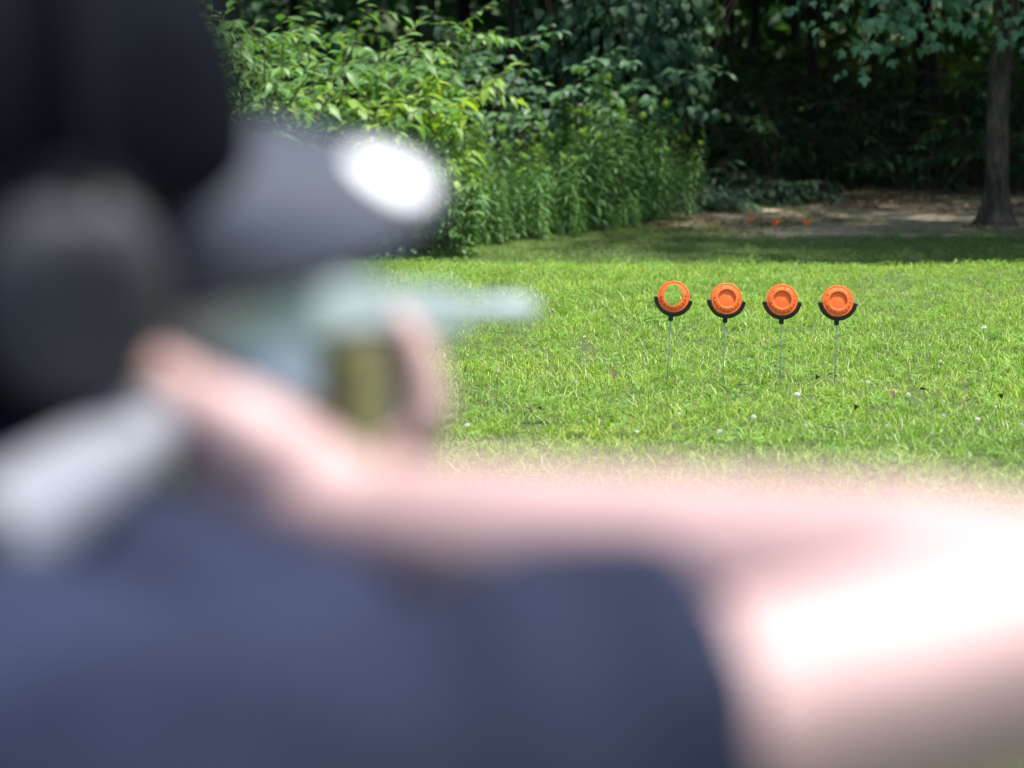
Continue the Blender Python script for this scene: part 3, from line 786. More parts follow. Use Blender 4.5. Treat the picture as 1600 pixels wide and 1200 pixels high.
def cradle_mesh():
    """half-ring holder: a U-channel that carries the lower half of the disc (local origin = disc centre)"""
    bm = bmesh.new(); n = 28; a0, a1 = R(186), R(354)
    sec = [(-.015, .0530), (-.015, .0655), (.014, .0655), (.014, .0545), (.007, .0545), (.007, .0575), (-.012, .0575), (-.012, .0530)]
    rings = []
    for i in range(n+1):
        a = a0+(a1-a0)*i/n
        rings.append([bm.verts.new((r_*math.cos(a), y_, r_*math.sin(a))) for y_, r_ in sec])
    m = len(sec)
    for A, B in zip(rings, rings[1:]):
        for k in range(m):
            bm.faces.new((A[k], A[(k+1) % m], B[(k+1) % m], B[k]))
    bm.faces.new(rings[0]); bm.faces.new(rings[-1][::-1])
    bmesh.ops.recalc_face_normals(bm, faces=bm.faces)
    return bm_mesh(bm, 'cradle', False)
def socket_mesh():
    bm = bmesh.new()
    bmesh.ops.create_cube(bm, size=1, matrix=Matrix.Translation((0, .001, -.071)) @ Matrix.Diagonal((.0155, .017, .021, 1)))
    bmesh.ops.bevel(bm, geom=bm.edges[:], offset=.0015, segments=2, affect='EDGES')
    return bm_mesh(bm, 'socket', False)

ZT = 8.19
whole, broken = clay_mesh(), clay_mesh(hole_fn)
ribs_w, ribs_b = ribs_mesh(), ribs_mesh(hole=hole_fn)
cr_me, so_me = cradle_mesh(), socket_mesh()
for m_, mt in ((whole, M_orange), (broken, M_orange), (ribs_w, M_rib_shade), (ribs_b, M_rib_shade), (cr_me, M_black), (so_me, M_black)): m_.materials.append(mt)
targets = [((1052.5, 464), (1042, 596), -7, -5, 'broken', 'leftmost'), ((1135, 467), (1131, 602), -3, 6, 'whole', 'second'), ((1222, 469), (1221.5, 603), -1, -3, 'whole', 'third'), ((1309, 470.5), (1306.5, 604), -2, 4, 'whole', 'rightmost')]
tl = {'leftmost': 'orange clay target shot through, with a hole where its middle was', 'second': 'whole orange clay target right beside the broken one',
      'third': 'whole orange clay target third from the left, between two whole ones', 'rightmost': 'whole orange clay target on the rightmost stand'}
sl = {'leftmost': 'black cradle on a leaning thin rod holding the broken clay target', 'second': 'black cradle on a thin rod next to the one with the broken target',
      'third': 'black cradle on a thin rod, third from the left in the row', 'rightmost': 'black cradle on a thin rod at the right end of the row'}
for (cu, cv), (bu, bv), roll, yaw, kind, which in targets:
    c = W(cu, cv, ZT); g = ground_at(bu, bv); g.y = c.y + .01; g.x = (bu-800)/FPX*ZT; g.z = H(g.x, g.y)
    rot = Matrix.Rotation(R(yaw), 4, 'Z') @ Matrix.Rotation(R(-15), 4, 'X') @ Matrix.Rotation(R(-roll), 4, 'Y')
    root = empty('target_stand', g); tag(root, sl[which], 'target stand', 'target stands in a row on the lawn')
    for nm, me in (('cradle', cr_me), ('socket', so_me)):
        o = bpy.data.objects.new(nm, me); COL.objects.link(o); o.parent = root; o.matrix_local = Matrix.Translation(c-g) @ Matrix.Rotation(R(-roll), 4, 'Y')
    p_top = (Matrix.Translation(c) @ Matrix.Rotation(R(-roll), 4, 'Y')) @ Vector((0, .001, -.066))
    o = link('rod', tube_mesh('rod', [[(p_top-g, .0020), (p_top.lerp(g, .5)-g, .0020), (Vector((0, 0, -.06)), .0020)]], 10), M_pole, root, False)
    t = empty('clay_target', c); t.matrix_basis = Matrix.Translation(c) @ rot @ Matrix.Rotation(R({'leftmost': 0, 'second': 12, 'third': -9, 'rightmost': -22}[which]) if kind == 'whole' else 0, 4, 'Y')
    tag(t, tl[which], 'clay target', 'clay targets in the row of stands')
    for nm, me in (('disc', whole if kind == 'whole' else broken), ('ribs', ribs_w if kind == 'whole' else ribs_b)):
        o = bpy.data.objects.new(nm, me); COL.objects.link(o); o.parent = t

# orange shards of earlier targets on the bare ground
def shard(u, v, seed, s, label):
    rng = random.Random(seed); bm = bmesh.new()
    pts = [bm.verts.new((math.cos(a)*s*rng.uniform(.6, 1), math.sin(a)*s*rng.uniform(.6, 1), .012+.01*math.cos(a))) for a in [i*6.283/9 for i in range(9)]]
    f = bm.faces.new(pts); e = bmesh.ops.extrude_face_region(bm, geom=[f]); bmesh.ops.translate(bm, vec=(0, 0, .007), verts=[x for x in e['geom'] if isinstance(x, bmesh.types.BMVert)])
    bmesh.ops.recalc_face_normals(bm, faces=bm.faces)
    o = link('target_shard', bm_mesh(bm, 'target_shard', False), M_orange); o.location = ground_at(u, v) + Vector((0, 0, .01)); o.rotation_euler = (R(38), rng.uniform(-.2, .2), rng.uniform(-.5, .5))
    tag(o, label, 'shard', 'orange shards on the bare ground')
shard(1174, 347, 1, .030, 'small orange target shard furthest from the maple, on bare ground')
shard(1212, 352, 2, .036, 'larger orange target shard, the middle one of three on bare ground')
shard(1261, 353, 3, .032, 'orange target shard on bare ground, nearest the maple')

# ------------------------------------------------------------------ clover flowers and dead leaves in the lawn
M_white = plain('clover_white', (0.72, 0.70, 0.64), .8, var=.12); M_dry = plain('withered_brown', (0.11, 0.065, 0.03), .9, var=.35)
def flower_me():
    rng = random.Random(3); ms = []
    for i in range(46):
        t = (i+.5)/46; z = 1-1.5*t; a = i*2.399; rr = math.sqrt(max(0, 1-z*z)); d = Vector((rr*math.cos(a), rr*math.sin(a), z))
        ms.append((M4s(d*.003, frame(d, Vector((.3, .2, 1))), .0085), 0))
    return join_leaves('flower', [leaf_arrays(1, .45, 2, 'ovate', .2, .4)], ms, M_white)
fl = flower_me(); fs = tube_mesh('flower_stem', [[(Vector((0, 0, -.055)), .001), (Vector((.004, 0, 0)), .0008)]], 5); fs.materials.append(M_stem)
rng = random.Random(15)
fpix = [(1056, 672), (1183, 677), (1261, 690), (1477, 674), (1522, 680), (1474, 586), (860, 404), (735, 750), (728, 690), (918, 545), (1043, 563), (1180, 560), (815, 535), (1352, 620), (1415, 640), (1240, 640), (990, 700), (900, 620), (1560, 660), (780, 600), (1120, 700), (1450, 560), (1540, 530), (1010, 590), (1390, 690), (1590, 690)]
for (u, v) in fpix:
    p = ground_at(u+rng.uniform(-6, 6), v); root = empty('clover_flower', p + Vector((0, 0, .046))); s = rng.uniform(.5, .85); root.scale = (s, s, s)
    root.rotation_euler = (rng.uniform(-.4, .4), rng.uniform(-.4, .4), rng.uniform(0, 6))
    for nm, me in (('bloom', fl), ('stem', fs)):
        o = bpy.data.objects.new(nm, me); COL.objects.link(o); o.parent = root
    tag(root, 'small white clover flower standing in the sunlit lawn', 'flower', 'white clover flowers in the lawn')
dl = [np_mesh('dead_leaf', *leaf_arrays(.034, .02, 4, 'ovate', .5, .5)), np_mesh('dead_leaf', *leaf_arrays(.03, .02, 4, 'heart', .4, .6))]
for m_ in dl: m_.materials.append(M_dry)
for i, (u, v) in enumerate([(822, 662), (838, 664), (1340, 660), (1438, 634), (1458, 640), (1512, 652), (1392, 636), (960, 605), (1100, 640), (1278, 612), (760, 655), (1565, 640)]):
    p = ground_at(u, v); o = link('dead_leaf', dl[i % 2]); o.location = p+Vector((0, 0, .05)); o.rotation_euler = (rng.uniform(-.5, .5), rng.uniform(-.5, .5), rng.uniform(0, 6.28))
    tag(o, 'withered brown leaf caught in the blades of the lawn', 'leaf', 'withered leaves in the lawn')

#PERSON
# ------------------------------------------------------------------ the shooter
M_skin = plain('skin', (0.43, 0.28, 0.262), .5, noise_scale=25, var=.06, bump=.08, bump_scale=300, spec=.4, sss=.15)
M_shirt = plain('navy_cotton', (0.0135, 0.018, 0.040), .9, noise_scale=5, var=.4, bump=.35, bump_scale=22, spec=.2)
M_jeans = plain('denim', (0.05, 0.065, 0.10), .85, noise_scale=40, var=.3, bump=.3, bump_scale=60, spec=.2)
M_hair = plain('dark_hair', (0.005, 0.004, 0.004), .8, noise_scale=120, var=.4, bump=.5, bump_scale=160, spec=.05)
M_cap = plain('charcoal_cap', (0.005, 0.0065, 0.009), .9, noise_scale=50, var=.25, bump=.2, bump_scale=300, spec=.04)
M_mesh = plain('grey_cap_mesh', (0.006, 0.0075, 0.010), .9, noise_scale=200, var=.4, bump=.3, bump_scale=500, spec=.04)
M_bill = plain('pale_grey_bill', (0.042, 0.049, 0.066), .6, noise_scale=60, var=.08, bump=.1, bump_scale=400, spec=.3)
M_bill_u = plain('bill_shade_and_pad_black', (0.007, 0.008, 0.010), .85, var=.2, spec=.08)  # black pads, and the shade under the bill put into its colour
M_cup = plain('grey_ear_cup', (0.043, 0.044, 0.048), .6, noise_scale=40, var=.15, bump=.1, bump_scale=300, spec=.3)
M_sun_patch = plain('sun_patch_white', (0.86, 0.86, 0.86), .3, var=.03)  # white standing for direct sun on the bill tip
M_eye = plain('eye_white', (0.75, 0.72, 0.68), .2, var=.03); M_iris = plain('brown_iris', (0.05, 0.025, 0.012), .2)
M_lip = plain('lips', (0.50, 0.23, 0.20), .45, var=.1)
M_shoe = plain('grey_shoe', (0.10, 0.10, 0.11), .6, var=.3); M_sole = plain('pale_sole', (0.5, 0.5, 0.47), .7, var=.1)

def capsule(bm, a, b, ra, rb, seg=2):
    t = bmesh.new()
    for c, r_ in ((a, ra), (b, rb)):
        bmesh.ops.create_icosphere(t, subdivisions=seg, radius=r_, matrix=Matrix.Translation(c))
    bmesh.ops.convex_hull(t, input=t.verts[:], use_existing_faces=False)
    bmesh.ops.delete(t, geom=[v for v in t.verts if not v.link_faces], context='VERTS')
    me = bpy.data.meshes.new('t'); t.to_mesh(me); t.free(); bm.from_mesh(me); bpy.data.meshes.remove(me)

def flatcone(bm, a, b, ra, rb, seg=24):
    """tapered cylinder with flat ends, for sleeves and hems"""
    d = b-a
    m = Matrix.Translation((a+b)/2) @ d.to_track_quat('Z', 'Y').to_matrix().to_4x4()
    bmesh.ops.create_cone(bm, cap_ends=True, segments=seg, radius1=ra, radius2=rb, depth=d.length, matrix=m)

def ellip(bm, c, rad, rot=None, seg=3):
    m = Matrix.Translation(c) @ (rot.to_4x4() if rot else Matrix()) @ Matrix.Diagonal((*rad, 1))
    bmesh.ops.create_icosphere(bm, subdivisions=seg, radius=1, matrix=m)

def remesh(bm, voxel, iters, name, wrinkle=0.0, wscale=9.0):
    me = bpy.data.meshes.new(name); bm.to_mesh(me); bm.free()
    o = bpy.data.objects.new(name, me); COL.objects.link(o)
    md = o.modifiers.new('r', 'REMESH'); md.mode = 'VOXEL'; md.voxel_size = voxel; md.use_smooth_shade = True
    sm = o.modifiers.new('s', 'SMOOTH'); sm.iterations = iters; sm.factor = .5
    dg = bpy.context.evaluated_depsgraph_get(); out = bpy.data.meshes.new_from_object(o.evaluated_get(dg))
    bpy.data.objects.remove(o); bpy.data.meshes.remove(me); out.name = name
    if wrinkle:
        n = [v.normal.copy() for v in out.vertices]
        for v, nn in zip(out.vertices, n):
            q = v.co*wscale
            v.co += nn*wrinkle*(1-abs(noise.noise(q + Vector((noise.noise(q*.7), noise.noise(q*.7+Vector((5, 0, 0))), 0))*1.5))*2.2)
        out.update()
    out.polygons.foreach_set('use_smooth', [True]*len(out.polygons))
    return out

# joints
RS = W(320, 1352, .74); RE = W(1770, 985, .80); RW = W(640, 832, .945)
LS = Vector((-.40, .95, .96)); LE = W(-50, 1000, 1.13); LW = W(605, 830, 1.26)
NB = Vector((-.245, .89, .94)); CH = Vector((-.225, .85, .76)); PV = Vector((-.225, .72, .46))
HC = W(16, 290, 1.0)
RH, RK, RA, RTOE = Vector((-.13, .68, .45)), Vector((-.06, .92, .075)), Vector((-.11, .53, .10)), Vector((-.10, .40, .035))
LH, LK, LA, LTOE = Vector((-.31, .76, .45)), Vector((-.36, 1.17, .49)), Vector((-.36, 1.14, .085)), Vector((-.35, 1.34, .03))
# head frame: turned to the right, tipped towards the rifle
yaw, pit, rol = R(62), R(0), R(19)
hf = Vector((math.sin(yaw)*math.cos(pit), math.cos(yaw)*math.cos(pit), math.sin(pit)))
hr = hf.cross(Vector((0, 0, 1))).normalized(); hu = hr.cross(hf)
hr, hu = hr*math.cos(rol)-hu*math.sin(rol), hu*math.cos(rol)+hr*math.sin(rol)
HR = Matrix((hr, hf, hu)).transposed()
hp = lambda x, y, z: HC + HR @ Vector((x, y, z))

# rifle line (needed by the hands)
G0 = W(285, 480, 1.0); G1 = W(822, 485, 1.7); GD = (G1-G0).normalized()
GX = GD.cross(Vector((0, 0, 1))).normalized(); GZ = GX.cross(GD); GR = Matrix((GX, GD, GZ)).transposed()
gp = lambda x, y, z: G0 + GR @ Vector((x, y, z))         # x to the right, y towards the muzzle, z up

person = empty('person', (-.22, .8, H(-.22, .8)))
tag(person, 'kneeling person in dark cap and navy shirt aiming the grey rifle at the targets', 'person')

def build_body():
    bm = bmesh.new()
    # torso
    ellip(bm, CH, (.165, .115, .17)); ellip(bm, PV+Vector((0, 0, .02)), (.155, .12, .12)); capsule(bm, CH-Vector((0, 0, .06)), PV, .13, .13)
    capsule(bm, RS, LS, .05, .05); capsule(bm, CH+Vector((.09, -.06, .08)), RS, .07, .055); capsule(bm, CH+Vector((-.09, .06, .08)), LS, .07, .055)
    capsule(bm, NB-Vector((0, 0, .04)), hp(0, -.02, -.08), .06, .055)
    # arms
    mid = RS.lerp(RE, .45)
    capsule(bm, RS, mid, .052, .046); capsule(bm, mid, RE, .046, .039)
    fm = RE.lerp(RW, .25); capsule(bm, RE, fm, .039, .043); capsule(bm, fm, RW, .043, .030)
    capsule(bm, W(575, 850, .95), W(345, 735, .965), .025, .022)
    mid = LS.lerp(LE, .45); capsule(bm, LS, mid, .052, .045); capsule(bm, mid, LE, .045, .036)
    fm = LE.lerp(LW, .25); capsule(bm, LE, fm, .036, .041); capsule(bm, fm, LW, .041, .027)
    # legs
    for a, b, c, d in ((RH, RK, RA, RTOE), (LH, LK, LA, LTOE)):
        capsule(bm, a, b, .085, .056); capsule(bm, b, b.lerp(c, .35), .052, .056); capsule(bm, b.lerp(c, .35), c, .056, .036); capsule(bm, c, d, .036, .028)
    # head
    ellip(bm, hp(0, -.012, .028), (.076, .096, .090), HR); ellip(bm, hp(0, .035, -.045), (.058, .060, .068), HR)
    ellip(bm, hp(0, .068, -.092), (.026, .022, .020), HR); ellip(bm, hp(0, .078, .018), (.05, .018, .014), HR)
    capsule(bm, hp(0, .092, .006), hp(0, .116, -.034), .009, .013); ellip(bm, hp(.012, .104, -.038), (.009, .011, .008), HR); ellip(bm, hp(-.012, .104, -.038), (.009, .011, .008), HR)
    ellip(bm, hp(0, .089, -.064), (.024, .012, .008), HR); ellip(bm, hp(0, .087, -.075), (.021, .012, .008), HR)
    for s in (-1, 1):
        ellip(bm, hp(s*.046, .068, -.022), (.020, .020, .018), HR)
        ellip(bm, hp(s*.080, -.008, -.012), (.008, .020, .032), HR); capsule(bm, hp(s*.074, .0, -.02), hp(s*.086, -.014, .008), .008, .008)
    # right hand on the grip
    kn = [W(382, 640, .995), W(394, 668, .995), W(402, 694, .993), W(406, 718, .988)]
    for k in kn: capsule(bm, RW.lerp(W(580, 805, .95), .6), k, .019, .0125)
    capsule(bm, W(535, 785, .95), W(382, 668, .98), .020, .018); capsule(bm, W(525, 805, .95), W(390, 720, .98), .022, .017)
    grip = gp(0, .085, -.075)
    ln = [1.0, 1.0, .95, .8]
    for i, k in enumerate(kn):
        s = ln[i]
        if i == 0:   # index finger lies along to the trigger
            a = gp(.020, .118, -.052); b = gp(.014, .144, -.050); c = gp(.004, .160, -.050)
        else:
            zz = -.046-.021*(i-1)
            a = gp(.024, .112-.008*i, zz); b = gp(.006, .124-.008*i, zz-.002); c = gp(-.016, .112-.008*i, zz-.004)
        capsule(bm, k, a, .0115, .0100); capsule(bm, a, b, .0098, .0088); capsule(bm, b, c, .0088, .0076)
    tb = W(430, 720, .955)   # thumb, over the back of the grip
    t1, t2, t3 = W(335, 650, .955), W(258, 595, .965), W(215, 565, .985)
    capsule(bm, tb, t1, .022, .017); capsule(bm, t1, t2, .0155, .0125); capsule(bm, t2, t3, .0125, .010)
    # left hand under the magazine, fingers up its right side
    palm = W(580, 745, 1.275)
    capsule(bm, LW, palm, .026, .026)
    for i in range(4):
        z = 1.262+.021*i; u = 655-13*i
        base = W(615, 735, z+.004); a = W(u+18, 650, z); b = W(u+8, 560, z+.004); c = W(u-26, 492, z+.010)
        if i in (0, 3): b = b.lerp(a, .18); c = c.lerp(b, .25)
        capsule(bm, palm, base, .020, .014); capsule(bm, base, a, .0130, .0118); capsule(bm, a, b, .0116, .0105); capsule(bm, b, c, .0105, .0085)
    ta, tb_, tc = W(540, 735, 1.29), W(470, 660, 1.315), W(480, 575, 1.335)
    capsule(bm, palm, ta, .019, .015); capsule(bm, ta, tb_, .0135, .0115); capsule(bm, tb_, tc, .0115, .009)
    link('body', remesh(bm, .0042, 5, 'body'), M_skin, person)

    # shirt
    bm = bmesh.new()
    ellip(bm, CH, (.185, .135, .185)); capsule(bm, CH-Vector((0, 0, .05)), PV+Vector((0, 0, .02)), .150, .152); flatcone(bm, PV+Vector((0, 0, .05)), PV-Vector((0, 0, .06)), .165, .178)
    capsule(bm, RS, LS, .062, .062); capsule(bm, CH+Vector((.09, -.06, .08)), RS, .09, .070); capsule(bm, CH+Vector((-.09, .06, .08)), LS, .09, .070)
    capsule(bm, Vector((-.205, .93, .908)), Vector((-.09, .89, .888)), .084, .066)
    flatcone(bm, NB-Vector((0, 0, .07)), NB+Vector((.012, .012, .025)), .085, .070)
    e = RS.lerp(RE, .50); capsule(bm, RS, RS.lerp(RE, .3), .068, .063); flatcone(bm, RS.lerp(RE, .15), e, .065, .059)
    e = LS.lerp(LE, .7); capsule(bm, LS, LS.lerp(LE, .3), .066, .062); flatcone(bm, LS.lerp(LE, .15), e, .064, .062)
    link('shirt', remesh(bm, .006, 4, 'shirt', .014, 7.5), M_shirt, person)
    # trousers
    bm = bmesh.new()
    flatcone(bm, PV+Vector((0, 0, .10)), PV-Vector((0, 0, .02)), .158, .168); ellip(bm, PV-Vector((0, 0, .02)), (.17, .14, .115))
    for a, b, c in ((RH, RK, RA), (LH, LK, LA)):
        capsule(bm, a, b, .100, .070); capsule(bm, b, b.lerp(c, .35), .068, .068); flatcone(bm, b.lerp(c, .2), b.lerp(c, .93), .068, .056)
    link('trousers', remesh(bm, .008, 4, 'trousers', .005, 8), M_jeans, person)
    for nm, (a, d, up_) in (('r', (RA, RTOE, Vector((0, 0, 1)))), ('l', (LA, LTOE, Vector((0, 0, 1))))):
        bm = bmesh.new(); capsule(bm, a-Vector((0, 0, .03)), d+(d-a).normalized()*.04, .046, .036); capsule(bm, a, a-Vector((0, 0, .03)), .046, .046)
        sh = link('shoe', remesh(bm, .006, 4, 'shoe'), M_shoe, person)
        bm = bmesh.new(); f = Vector((d.x-a.x, d.y-a.y, 0)).normalized(); s = f.cross(Vector((0, 0, 1)))
        z0 = min(a.z, d.z)-.045
        vs1 = []
        for k in range(24):
            an = 6.2832*k/24; w_ = .044*(1-.12*math.cos(an)); L_ = (Vector((d.x, d.y, 0))-Vector((a.x, a.y, 0))).length*.5+.058
            q = (a+d)/2; vs1.append(bm.verts.new((q.x+f.x*L_*math.cos(an)+s.x*w_*math.sin(an), q.y+f.y*L_*math.cos(an)+s.y*w_*math.sin(an), (z0 if nm == 'l' else .0)+H(q.x, q.y)+.002)))
        fc = bm.faces.new(vs1); ex = bmesh.ops.extrude_face_region(bm, geom=[fc]); bmesh.ops.translate(bm, vec=(0, 0, .022), verts=[x for x in ex['geom'] if isinstance(x, bmesh.types.BMVert)])
        bmesh.ops.recalc_face_normals(bm, faces=bm.faces); link('sole', bm_mesh(bm, 'sole', False), M_sole, sh)
    # hair: back and sides, below the cap
    bm = bmesh.new()
    ellip(bm, hp(0, -.022, .024), (.085, .098, .092), HR); ellip(bm, hp(0, -.058, -.045), (.070, .056, .075), HR)
    for s in (-1, 1): ellip(bm, hp(s*.068, -.018, -.035), (.028, .055, .070), HR)
    capsule(bm, hp(0, -.058, -.06), hp(-.01, -.05, -.15), .062, .050); capsule(bm, hp(.05, -.03, -.06), hp(.045, -.03, -.14), .04, .03)
    hm = remesh(bm, .005, 3, 'hair', .003, 26)
    link('hair', hm, M_hair, person)
    # face details
    for s in (-1, 1):
        bm = bmesh.new(); ellip(bm, hp(s*.032, .073, -.004), (.0125, .0125, .0125), HR); e = link('eye', bm_mesh(bm), M_eye, person)
        bm = bmesh.new(); ellip(bm, hp(s*.032, .0825, -.004), (.0055, .004, .0055), HR); link('iris', bm_mesh(bm), M_iris, e)
    # cap
    cap = empty('cap', hp(0, 0, .05)); cap.parent = person; cap.matrix_parent_inverse = person.matrix_basis.inverted()
    cx = lambda x, y, z: hp(x, y-.012, z)
    def dome(a0, a1, n, name, mat, rx=.090, ry=.108, rz=.108, z0=.018):
        V, F = [], []; m = 10
        for i in range(n+1):
            a = a0+(a1-a0)*i/n
            for j in range(m+1):
                b = (math.pi/2)*j/m
                # slightly boxy crown
                q = (math.cos(b))**.85
                V.append(cx(rx*q*math.sin(a), ry*q*math.cos(a), z0 + rz*math.sin(b)**.95 - (.030*(1-j/m)*max(0, -math.cos(a)))))
        nv = len(V)
        for i in range(n):
            for j in range(m):
                k = i*(m+1)+j; F.append((k, k+m+1, k+m+2, k+1))
        me = np_mesh(name, np.array([tuple(v) for v in V]), F)
        o = link(name, me, mat, cap); md = o.modifiers.new('t', 'SOLIDIFY'); md.thickness = .003
        return o
    for k in range(6):
        a = k*math.pi/3; g_ = .0
        dome(a-math.pi/6+g_ - math.pi/6 + math.pi/6, a+math.pi/6-g_, 8, 'panel', M_mesh if k in (2, 3, 4) else M_cap)
    bm = bmesh.new(); ellip(bm, cx(0, 0, .127), (.009, .009, .005), HR, 2); link('button', bm_mesh(bm), M_cap, cap)
    bm = bmesh.new()   # sweat band that closes the bottom of the crown
    V, F = [], []
    for i in range(49):
        a = 2*math.pi*i/48; dz = -.030*max(0, -math.cos(a))
        for r_, z in ((.0905, .010), (.0905, .024), (.086, .024), (.086, .010)): V.append(tuple(cx(r_*math.sin(a), r_*1.2*math.cos(a), z+dz)))
    for i in range(48):
        for j in range(4): F.append((i*4+j, i*4+(j+1) % 4, i*4+4+(j+1) % 4, i*4+4+j))
    link('band', np_mesh('band', np.array(V), F), M_cap, cap); bm.free()
    # ear defenders over the cap: cup, cushion and headband on the near side, the same on the far side
    em = empty('ear_defenders', hp(0, 0, .0)); em.parent = person; em.matrix_parent_inverse = person.matrix_basis.inverted()
    for s in (-1, 1):
        bm = bmesh.new(); n = 28; rings = []
        for (dx, sc) in ((.094, .80), (.098, .97), (.106, 1.0), (.116, .96), (.122, .82), (.125, .55), (.126, .2)):
            rings.append([bm.verts.new(hp(s*dx, -.006+.037*sc*math.cos(6.2832*k/n), -.004+.045*sc*math.sin(6.2832*k/n))) for k in range(n)])
        for A, B in zip(rings, rings[1:]):
            for k in range(n): bm.faces.new((A[k], A[(k+1) % n], B[(k+1) % n], B[k]))
        bm.faces.new(rings[0]); bm.faces.new(rings[-1]); bmesh.ops.recalc_face_normals(bm, faces=bm.faces)
        link('cup', bm_mesh(bm, 'cup'), M_cup, em)
        ring = [(hp(s*.089, -.006+.033*math.cos(6.2832*k/n), -.004+.041*math.sin(6.2832*k/n)), .0085) for k in range(n+1)]
        link('cushion', tube_mesh('cushion', [ring], 10, False), M_bill_u, em)
    arc = [(hp(.119*math.sin(a), -.006, -.01+.158*math.cos(a)), .0045) for a in [(-1.52+3.04*k/30) for k in range(31)]]
    link('headband', tube_mesh('headband', [arc], 8), M_bill_u, em)
    # bill: arched, in two layers
    def bill_pt(s, t, off=0.0):
        """s -1..1 across, t 0..1 from the crown to the tip"""
        ang = s*1.02
        r0x, r0y = .089, .107
        ox, oy = r0x*math.sin(ang), r0y*math.cos(ang)
        Ln = .098*(1-abs(s)**2.6)**.5 if abs(s) < 1 else 0
        x = ox*(1+.06*t); y = oy + Ln*t
        z = .022 - 7.0*x*x*(.25+.75*t)*.55 - .020*t
        return cx(x, y, z+off)
    def sheet(name, o0, mat, par):
        V, F = [], []; n, m = 28, 10
        for i in range(n+1):
            s = -1+2*i/n
            for j in range(m+1): V.append(tuple(bill_pt(s, j/m, o0)))
        for i in range(n):
            for j in range(m): k = i*(m+1)+j; F.append((k, k+m+1, k+m+2, k+1))
        ob = link(name, np_mesh(name, np.array(V), F), mat, par); md = ob.modifiers.new('t', 'SOLIDIFY'); md.thickness = .0022; md.offset = 0
        return ob
    sheet('bill', .0022, M_bill, cap); sheet('bill_shade_side', -.0012, M_bill_u, cap)  # lower layer coloured black for the shade under the bill
    # sunlight on the bill tip, painted as a round white patch
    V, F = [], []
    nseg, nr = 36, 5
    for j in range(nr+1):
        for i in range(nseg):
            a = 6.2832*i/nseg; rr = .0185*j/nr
            xs, ys = SUN_SPOT[0]+rr*math.cos(a), SUN_SPOT[1]+rr*math.sin(a)
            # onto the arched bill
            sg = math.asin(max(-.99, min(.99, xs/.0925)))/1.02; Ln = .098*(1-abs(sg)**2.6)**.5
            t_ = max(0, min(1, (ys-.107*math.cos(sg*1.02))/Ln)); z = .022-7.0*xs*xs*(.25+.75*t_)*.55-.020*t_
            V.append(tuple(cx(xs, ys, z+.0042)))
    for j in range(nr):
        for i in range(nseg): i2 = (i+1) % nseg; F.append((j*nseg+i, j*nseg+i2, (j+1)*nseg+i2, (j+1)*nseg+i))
    so = link('sun_patch', np_mesh('sun_patch', np.array(V), F), M_sun_patch, cap); md = so.modifiers.new('t', 'SOLIDIFY'); md.thickness = .0008
SUN_SPOT = (.022, .174)
build_body()

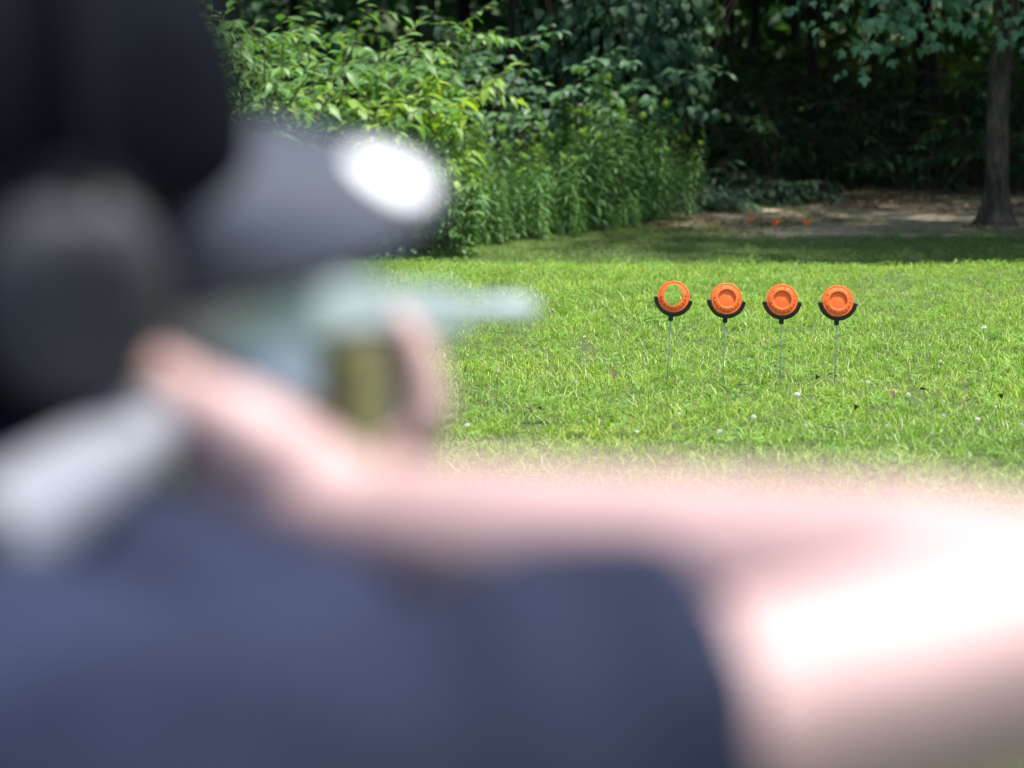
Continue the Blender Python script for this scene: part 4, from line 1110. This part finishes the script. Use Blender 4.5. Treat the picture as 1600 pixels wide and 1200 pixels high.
# ------------------------------------------------------------------ the rifle
M_gun = plain('grey_blue_metal', (0.40, 0.46, 0.475), .5, .0, noise_scale=30, var=.08, spec=.5)
M_gun_l = plain('pale_blue_metal', (0.66, 0.71, 0.80), .45, .0, noise_scale=30, var=.06)
M_gun_d = plain('dark_steel', (0.03, 0.032, 0.035), .45, .3, var=.2)
M_stock = plain('pale_grey_stock', (0.22, 0.23, 0.255), .5, noise_scale=20, var=.06)
M_olive = plain('olive_magazine', (0.17, 0.155, 0.06), .6, noise_scale=20, var=.15)
def build_rifle():
    root = empty('rifle', G0); tag(root, 'grey-blue rifle with pale stock and olive magazine held by the kneeling shooter', 'rifle')
    def bx(bm, c, s, bev=.003, rotx=0):
        t = bmesh.new(); bmesh.ops.create_cube(t, size=1, matrix=Matrix.Diagonal((*s, 1)))
        if bev: bmesh.ops.bevel(t, geom=t.edges[:], offset=bev, segments=2, affect='EDGES')
        bmesh.ops.transform(t, matrix=Matrix.Translation(G0) @ GR.to_4x4() @ Matrix.Translation(c) @ Matrix.Rotation(rotx, 4, 'X'), verts=t.verts)
        me = bpy.data.meshes.new('t'); t.to_mesh(me); t.free(); bm.from_mesh(me); bpy.data.meshes.remove(me)
    def part(name, mat, boxes, parent=root):
        bm = bmesh.new()
        for b in boxes: bx(bm, *b)
        return link(name, bm_mesh(bm, name, False), mat, parent)
    L_ = (G1-G0).length
    part('receiver', M_gun, [((0, .13, .0), (.034, .28, .032), .006), ((0, .12, .019), (.014, .22, .008), .001)])
    part('forend', M_gun, [((0, .37, -.002), (.030, .20, .030), .006)])
    me = tube_mesh('barrel', [[(gp(0, .46, 0), .0085), (gp(0, .50, 0), .0080), (gp(0, L_-.06, 0), .0075), (gp(0, L_-.058, 0), .0095), (gp(0, L_, 0), .0095)]], 20); link('barrel', me, M_gun, root)
    part('trigger_housing', M_gun_l, [((0, .095, -.030), (.036, .10, .034), .006), ((0, .060, -.055), (.030, .045, .03), .006)])
    part('grip', M_gun_l, [((0, .080, -.085), (.028, .040, .080), .010, R(-14))])
    part('magazine', M_olive, [((0, .225, -.060), (.040, .066, .095), .006, R(6))])
    gpts = [gp(0, .105, -.042), gp(0, .118, -.066), gp(0, .150, -.070), gp(0, .182, -.062), gp(0, .190, -.040)]
    link('trigger_guard', tube_mesh('trigger_guard', [[(p, .0035) for p in gpts]], 8), M_gun_d, root)
    link('trigger', tube_mesh('trigger', [[(gp(0, .152, -.040), .0035), (gp(0, .158, -.052), .003), (gp(0, .154, -.063), .0025)]], 8), M_gun_d, root)
    part('front_sight', M_gun_d, [((0, L_-.09, .014), (.006, .02, .012), .001)])
    # stock, sloping back to the shoulder
    a = W(310, 610, 1.01); b = W(-60, 880, .80)
    bm = bmesh.new(); d = (b-a).normalized(); x = GX; z = x.cross(d)*-1
    rings = []
    n = 14
    for i in range(n+1):
        t = i/n; c = a.lerp(b, t); hgt = .026+.012*smooth(.3, 1, t); w_ = .032+.006*smooth(.2, .6, t)
        r_ = []
        for k in range(16):
            an = 6.2832*k/16; ca, sa = math.cos(an), math.sin(an)
            r_.append(bm.verts.new(c + x*(w_/2*math.copysign(abs(ca)**.7, ca)) + z*(hgt/2*math.copysign(abs(sa)**.7, sa))))
        rings.append(r_)
    for A, B in zip(rings, rings[1:]):
        for k in range(16): bm.faces.new((A[k], A[(k+1) % 16], B[(k+1) % 16], B[k]))
    bm.faces.new(rings[0]); bm.faces.new(rings[-1][::-1]); bmesh.ops.recalc_face_normals(bm, faces=bm.faces)
    link('stock', bm_mesh(bm, 'stock'), M_stock, root)
    bm = bmesh.new(); m = Matrix((x, d, z)).transposed().to_4x4(); m.translation = b + d*.008
    bmesh.ops.create_cube(bm, size=1, matrix=m @ Matrix.Diagonal((.040, .016, .048, 1))); bmesh.ops.bevel(bm, geom=bm.edges[:], offset=.004, segments=2, affect='EDGES')
    link('butt_pad', bm_mesh(bm, 'butt_pad', False), M_gun_d, root)
build_rifle()
